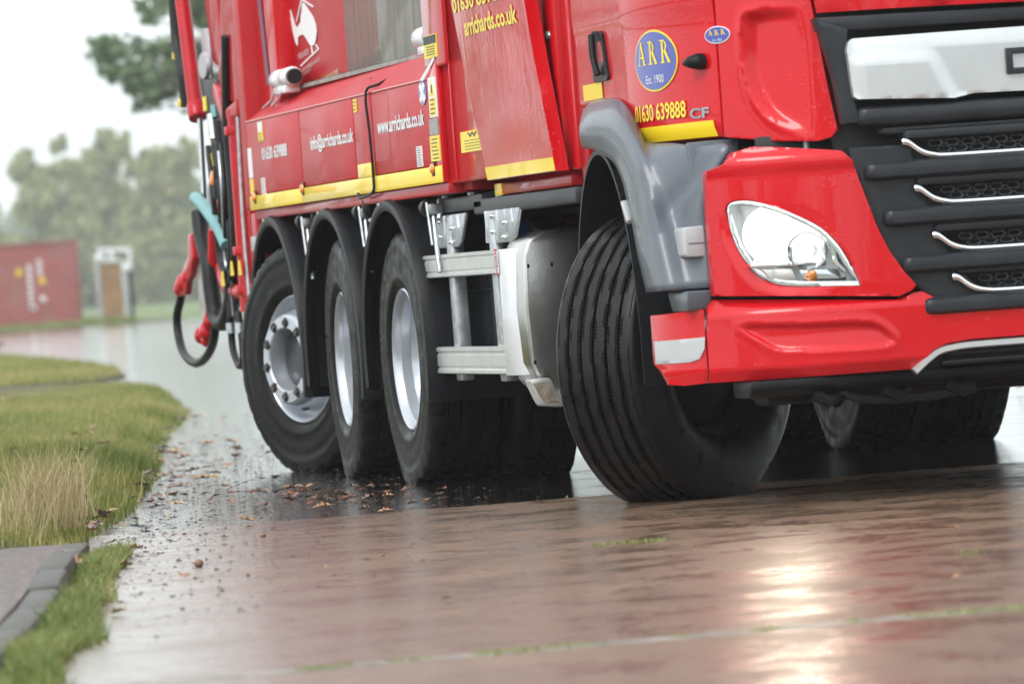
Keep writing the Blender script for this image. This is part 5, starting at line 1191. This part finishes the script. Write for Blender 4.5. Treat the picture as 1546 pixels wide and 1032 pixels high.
tag(tri_mesh('mud_crumbs', V.reshape(-1, 3), F, 'crumb'), 'dark crumbs of mud and bark scattered over the wet road edge', 'debris', None, 'stuff')
for x_, y_, r_, lb in ((5.6, -3.05, .020, 'brown stone on the wet road beside the kerbside grass'), (3.9, -2.55, .013, 'small brown stone on the wet road nearer the truck'), (1.1, -2.05, .012, 'small dark stone on the road by the rear wheels')):
    o = mk('stone', ball((0, 0, 0), r_, 7, 5, 1.15, .85, .65), mat('stone', (.22, .12, .075), rough=.45, noise=.4, nscale=30, bump=.5, bscale=40)); o.location = (x_, y_, r_*.7); tag(o, lb, 'stone', 'stones on the wet road')

# ------------------------------------------------------------------ far things: container, sign board, trees
CX, CY0, CY1 = -165.0, 8.9, 21.0
C = empty('shipping_container', (0, 0, 0)); tag(C, 'faded red shipping container standing on the grass in front of the trees', 'container')
M['cont'] = mat('faded_container_red', (.34, .085, .075), rough=.6, noise=.15, nscale=1.5, dirt=(.30, .14, .12), dscale=1.2)
M['cont_frame'] = mat('container_frame', (.28, .09, .085), rough=.6, noise=.2, nscale=2)
pts = []; y_ = CY0+.1; k = 0
while y_ < CY1-.1:
    pts += [(CX, y_), (CX, y_+.07), (CX-.036, y_+.14), (CX-.036, y_+.21)]; y_ += .28
mk('side_wall', prism(pts+[(CX-2.4, CY1-.1), (CX-2.4, CY0+.1)], 'z', .16, 2.76), 'cont', C)
for a in (CY0, CY1-.12):
    for b_ in (CX-2.44, CX-.06): mk('corner_post', box(b_-.04, b_+.09, a, a+.12, .05, 2.86), 'cont_frame', C, .01)
for z_ in (.06, 2.74): mk('side_rail', box(CX-.06, CX+.025, CY0+.12, CY1-.12, z_, z_+.11), 'cont_frame', C, .01)
mk('roof', box(CX-2.42, CX-.02, CY0+.1, CY1-.1, 2.80, 2.84), 'cont_frame', C)
mk('end_wall', box(CX-2.4, CX-.05, CY1-.06, CY1-.02, .15, 2.8), 'cont', C)
wv = M['white_vinyl']
for y_, z0, z1 in ((19.33, .62, 2.32), (19.68, 1.72, 2.32)):
    n_ = int((z1-z0)/.19)
    for i in range(n_): mk('painted_letter', box(CX+.002, CX+.012, y_-.07, y_+.07, z0+i*.19+.03, z0+i*.19+.165), 'faded_white' if False else 'white_vinyl', C)
mk('painted_letter', box(CX+.002, CX+.012, 19.63, 19.82, .88, 1.05), 'white_vinyl', C); mk('painted_letter', box(CX+.002, CX+.012, 19.32, 19.48, .62, .76), 'white_vinyl', C)
for y_, z_ in ((18.98, 1.92), (19.74, 1.60)): mk('warning_sign', prism([(y_-.13, z_-.13), (y_+.13, z_-.13), (y_, z_+.15)], 'x', CX+.002, CX+.014), 'yellow', C)

B = empty('timber_sign_board'); tag(B, 'brown timber board under a white pipe frame beside the red container', 'sign')
M['timber'] = mat('brown_timber', (.30, .17, .075), rough=.7, noise=.25, nscale=3)
for i in range(5): mk('plank', box(-163.0, -162.95, 21.42+i*.135, 21.42+i*.135+.128, .02, 1.95), 'timber', B)
mk('post', box(-163.0, -162.9, 22.12, 22.26, 0, 2.0), 'light_grey', B, .01); mk('post', box(-163.0, -162.9, 21.24, 21.36, 0, 2.3), 'grey_plate', B, .01)
mk('post', box(-163.15, -163.05, 22.34, 22.46, 0, 1.9), 'hose', B, .01)
mk('frame_bar', tube([(-162.9, 21.36, 2.42), (-162.9, 22.40, 2.36)], .07, 8), 'white_plastic', B); mk('frame_bar', tube([(-162.9, 22.42, 2.42), (-162.9, 22.38, 1.72)], .07, 8), 'white_plastic', B)
mk('frame_bar', tube([(-162.9, 21.40, 2.05), (-162.9, 22.12, 2.02)], .05, 8), 'white_plastic', B); mk('frame_bar', tube([(-162.9, 21.78, 2.40), (-162.9, 21.80, 2.04)], .09, 8), 'white_plastic', B)
mk('frame_knob', ball((-162.88, 21.42, 2.18), .16, 12, 8, .5, 1, 1), 'white_plastic', B); mk('frame_knob', ball((-162.88, 22.26, 1.78), .14, 12, 8, .5, 1, 1), 'white_plastic', B)

def leafmat(name, c0, c1, c2):
    m = grass_mat(name, c0, c1, c2); return m
M['leaf_oak'] = leafmat('oak_leaves', (.11, .19, .085), (.19, .29, .13), (.28, .37, .17))
M['leaf_autumn'] = leafmat('autumn_leaves', (.22, .26, .11), (.36, .38, .16), (.48, .42, .18))  # yellowing foliage, paled in colour in place of thicker mist
M['leaf_far'] = leafmat('haze_paled_leaves', (.20, .26, .20), (.28, .34, .26), (.34, .38, .28))  # pale grey green puts the fading by mist into the leaf colour
M['bark'] = mat('bark', (.09, .075, .06), rough=.8, noise=.3, nscale=4, bump=.5, bscale=8)
def tree(label, base, trunk_h, lobes, leaf, mt, dens, group, name='tree'):
    """lobes: (x, y, z, r) clumps of foliage in world space; limbs run from the trunk into each of them"""
    t_ = empty(name, base); tag(t_, label, 'tree', group)
    top = Vector((0, 0, trunk_h)); vfs = [tube([(0, 0, -.1), (.05, .06, trunk_h*.5), (0, 0, trunk_h)], [trunk_h*.055+.05, trunk_h*.045+.03, trunk_h*.032+.02], 10)]
    for lx, ly, lz, lr in lobes:
        p = Vector((lx, ly, lz))-Vector(base); m_ = (top*.8+p)*.5+Vector((0, 0, .1*lr))
        vfs.append(tube([top*.8, m_, p], [.07+.01*lr, .05, .02], 6))
    mk('trunk', join(*vfs), 'bark', t_)
    P, tn = [], []
    for lx, ly, lz, lr in lobes:
        n_ = int(dens*lr**2)
        d_ = RNG.normal(0, 1, (n_, 3)); d_ /= np.linalg.norm(d_, axis=1)[:, None]
        rr_ = lr*RNG.uniform(.25, 1.0, n_)**.5*(1+.28*np.sin(d_[:, 0]*7+lx)+.22*np.sin(d_[:, 2]*9+ly)+.15*np.sin(d_[:, 1]*13))
        q = d_*rr_[:, None]*np.array([1, 1, .85])
        cl = RNG.normal(0, 1, (max(6, int(6+lr*8)), 3)); cl = cl/np.linalg.norm(cl, axis=1)[:, None]*lr*RNG.uniform(.5, 1.15, (len(cl), 1))
        near = RNG.integers(0, len(cl), n_); mixk = RNG.uniform(0, 1, n_) < .7
        q = np.where(mixk[:, None], cl[near]+RNG.normal(0, lr*.16, (n_, 3)), q)
        P.append(q+np.array([lx, ly, lz])-np.array(base)); tn.append(np.clip(RNG.normal(.45, .16, n_)+RNG.normal(0, .16, len(cl))[near]*mixk, 0, 1))
    P = np.concatenate(P); tn = np.concatenate(tn); n_ = len(P)
    u = RNG.normal(0, 1, (n_, 3)); u /= np.linalg.norm(u, axis=1)[:, None]; v = np.cross(u, RNG.normal(0, 1, (n_, 3))); v /= np.linalg.norm(v, axis=1)[:, None]
    sz = leaf*RNG.uniform(.6, 1.3, n_)[:, None]
    V = np.stack([P-u*sz*.5, P+v*sz*.3, P+u*sz*.5, P-v*sz*.3], 1).reshape(-1, 3); b0 = np.arange(n_)*4
    tri_mesh('crown', V, np.stack([b0, b0+1, b0+2, b0+3], 1), mt, np.repeat(tn, 4), t_)
    return t_
# big oak whose lower branches reach out past the truck's tail (mostly hidden behind it)
X0 = -110
oak = [(X0+1, 13.95, 6.55, .42), (X0, 14.35, 6.75, .40), (X0+1, 14.30, 6.15, .42), (X0, 14.75, 6.05, .40), (X0+1, 14.95, 5.75, .42), (X0, 15.25, 5.55, .38), (X0, 15.35, 6.25, .55), (X0-1, 15.05, 6.75, .30), (X0, 15.9, 5.75, .55), (X0, 16.1, 6.5, .7), (X0+1, 15.0, 7.45, .28), (X0, 15.6, 7.75, .45), (X0, 16.4, 7.6, .6),
       (X0, 14.9, 5.35, .22), (X0, 16.6, 5.6, .5), (X0, 17.2, 6.2, .8), (X0-1, 17.2, 7.6, .9), (X0, 18.5, 6.6, 1.1), (X0, 18.3, 8.6, 1.5), (X0-1, 20.5, 8.2, 1.7), (X0+1, 20.0, 10.4, 1.9), (X0, 22.8, 8.8, 1.8), (X0, 22.3, 11.0, 1.8), (X0, 17.0, 9.6, 1.2), (X0, 24.6, 9.8, 1.6)]
tree('green oak whose leafy branch reaches into the white sky behind the truck tail', (X0, 20.5, 0), 5.2, oak, .21, 'leaf_oak', 1150, 'trees beyond the road')
row = [(-192, 20.6, 5.6, 'yellowing rounded tree furthest left behind the red container', 'leaf_autumn'), (-186, 22.9, 6.2, 'yellowing tree rising behind the middle of the red container', 'leaf_autumn'), (-190, 25.3, 6.9, 'tallest yellow green tree above the timber sign board', 'leaf_autumn'),
       (-187, 27.4, 6.5, 'yellow green bushy tree right of the timber sign board', 'leaf_autumn'), (-200, 31.0, 4.9, 'grey green tree half hidden by the truck tail', 'leaf_far'), (-184, 18.4, 5.4, 'dull green tree at the left picture edge behind the container', 'leaf_autumn')]
def push(x_, y_, f): return 23+(x_-23)*f, -5.84+(y_+5.84)*f
for bx_, by_, h_, lb, mt_ in row:
    bx_, by_ = push(bx_, by_, 2.4); h_ *= 2.22
    lob = [(bx_+random.uniform(-1.6, 1.6), by_+random.uniform(-3.6, 3.6)*(1.2-k/12), h_*(.10+.78*k/11), random.uniform(2.0, 2.9)*(1.25-k/16)) for k in range(12)]
    lob += [(bx_+2, by_+random.uniform(-3.8, 3.8), random.uniform(.6, 4.5), random.uniform(1.8, 2.4)) for _ in range(9)]
    lob += [(bx_+random.uniform(-1, 1), by_+random.uniform(-3.2, 3.2), h_*random.uniform(.84, 1.02), random.uniform(.5, 1.0)) for _ in range(7)]
    tree(lb, (bx_, by_, 0), h_*.45, lob, .90, mt_, 210, 'trees beyond the road')
side = [(-52, -9.5, 5.2, 'leaf_autumn', 'first tree of the row beyond the verge'), (-66, -16.5, 6.5, 'leaf_far', 'second tree of the row beyond the verge'), (-80, -15.0, 5.0, 'leaf_autumn', 'third tree of the row beyond the verge'),
        (-58, -19.0, 7.0, 'leaf_oak', 'fourth tree of the row beyond the verge'), (-95, -25.0, 8.0, 'leaf_far', 'fifth tree of the row beyond the verge')]
behind = [(-72, 17.5, 6.6, 'leaf_far', 'left one of the trees hidden behind the truck'), (-78, 22.0, 7.2, 'leaf_far', 'middle one of the trees hidden behind the truck'), (-74, 25.5, 6.4, 'leaf_far', 'right one of the trees hidden behind the truck')]
for bx_, by_, h_, mt_, lb in side+behind:
    lob = [(bx_+random.uniform(-.8, .8), by_+random.uniform(-1.6, 1.6), h_*(.25+.7*k/7), random.uniform(.7, 1.1)) for k in range(8)]
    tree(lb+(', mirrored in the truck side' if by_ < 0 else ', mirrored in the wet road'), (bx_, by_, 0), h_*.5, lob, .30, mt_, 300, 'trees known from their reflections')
n = 9000; a = RNG.uniform(-1.25, 1.25, n); rr_ = RNG.uniform(62, 78, n); P = np.stack([23+rr_*np.cos(a), -5+rr_*np.sin(a)*1.4, np.abs(RNG.normal(0, 1, n))*3.2*(1+.5*np.sin(a*9)+.3*np.sin(a*23))], 1)  # unseen foliage behind the camera, added to darken reflections near the horizon
P[:, 0] = np.minimum(P[:, 0], 105); u = RNG.normal(0, 1, (n, 3)); u /= np.linalg.norm(u, axis=1)[:, None]; v = np.cross(u, RNG.normal(0, 1, (n, 3))); v /= np.linalg.norm(v, axis=1)[:, None]; sz = RNG.uniform(.9, 1.9, n)[:, None]
V = np.stack([P-u*sz*.5, P+v*sz*.35, P+u*sz*.5, P-v*sz*.35], 1).reshape(-1, 3); b0 = np.arange(n)*4
tag(tri_mesh('unseen_woodland_belt', V, np.stack([b0, b0+1, b0+2, b0+3], 1), 'leaf_oak', np.repeat(RNG.uniform(0, 1, n), 4)), 'unseen green woodland belt behind the camera, added to darken reflections', 'woodland', None, 'stuff')
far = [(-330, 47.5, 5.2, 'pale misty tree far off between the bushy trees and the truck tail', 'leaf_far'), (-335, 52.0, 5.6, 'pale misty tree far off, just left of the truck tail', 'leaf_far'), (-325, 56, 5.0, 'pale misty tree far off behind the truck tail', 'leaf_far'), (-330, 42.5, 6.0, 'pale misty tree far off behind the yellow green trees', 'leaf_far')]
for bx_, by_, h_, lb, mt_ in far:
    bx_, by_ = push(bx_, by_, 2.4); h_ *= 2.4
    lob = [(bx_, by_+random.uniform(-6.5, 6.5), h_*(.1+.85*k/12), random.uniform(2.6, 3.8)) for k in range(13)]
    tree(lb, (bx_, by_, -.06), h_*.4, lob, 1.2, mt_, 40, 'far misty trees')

# ------------------------------------------------------------------ rain haze
hz = bpy.data.objects.new('haze', None)
V, F = box(-980, 110, -120, 220, -1.5, 26); hz = mk('haze', (V, F), None)
hm = bpy.data.materials.new('rain_haze'); hm.use_nodes = True; nt = hm.node_tree; nt.nodes.clear()
ho = nt.nodes.new('ShaderNodeOutputMaterial'); pv_ = nt.nodes.new('ShaderNodeVolumePrincipled')
pv_.inputs['Color'].default_value = (.97, .985, 1.0, 1); pv_.inputs['Density'].default_value = .0005; pv_.inputs['Anisotropy'].default_value = .2
nt.links.new(pv_.outputs[0], ho.inputs['Volume']); hz.data.materials.append(hm)
tag(hz, 'thin grey rain mist filling the air over the road', 'haze', None, 'stuff')
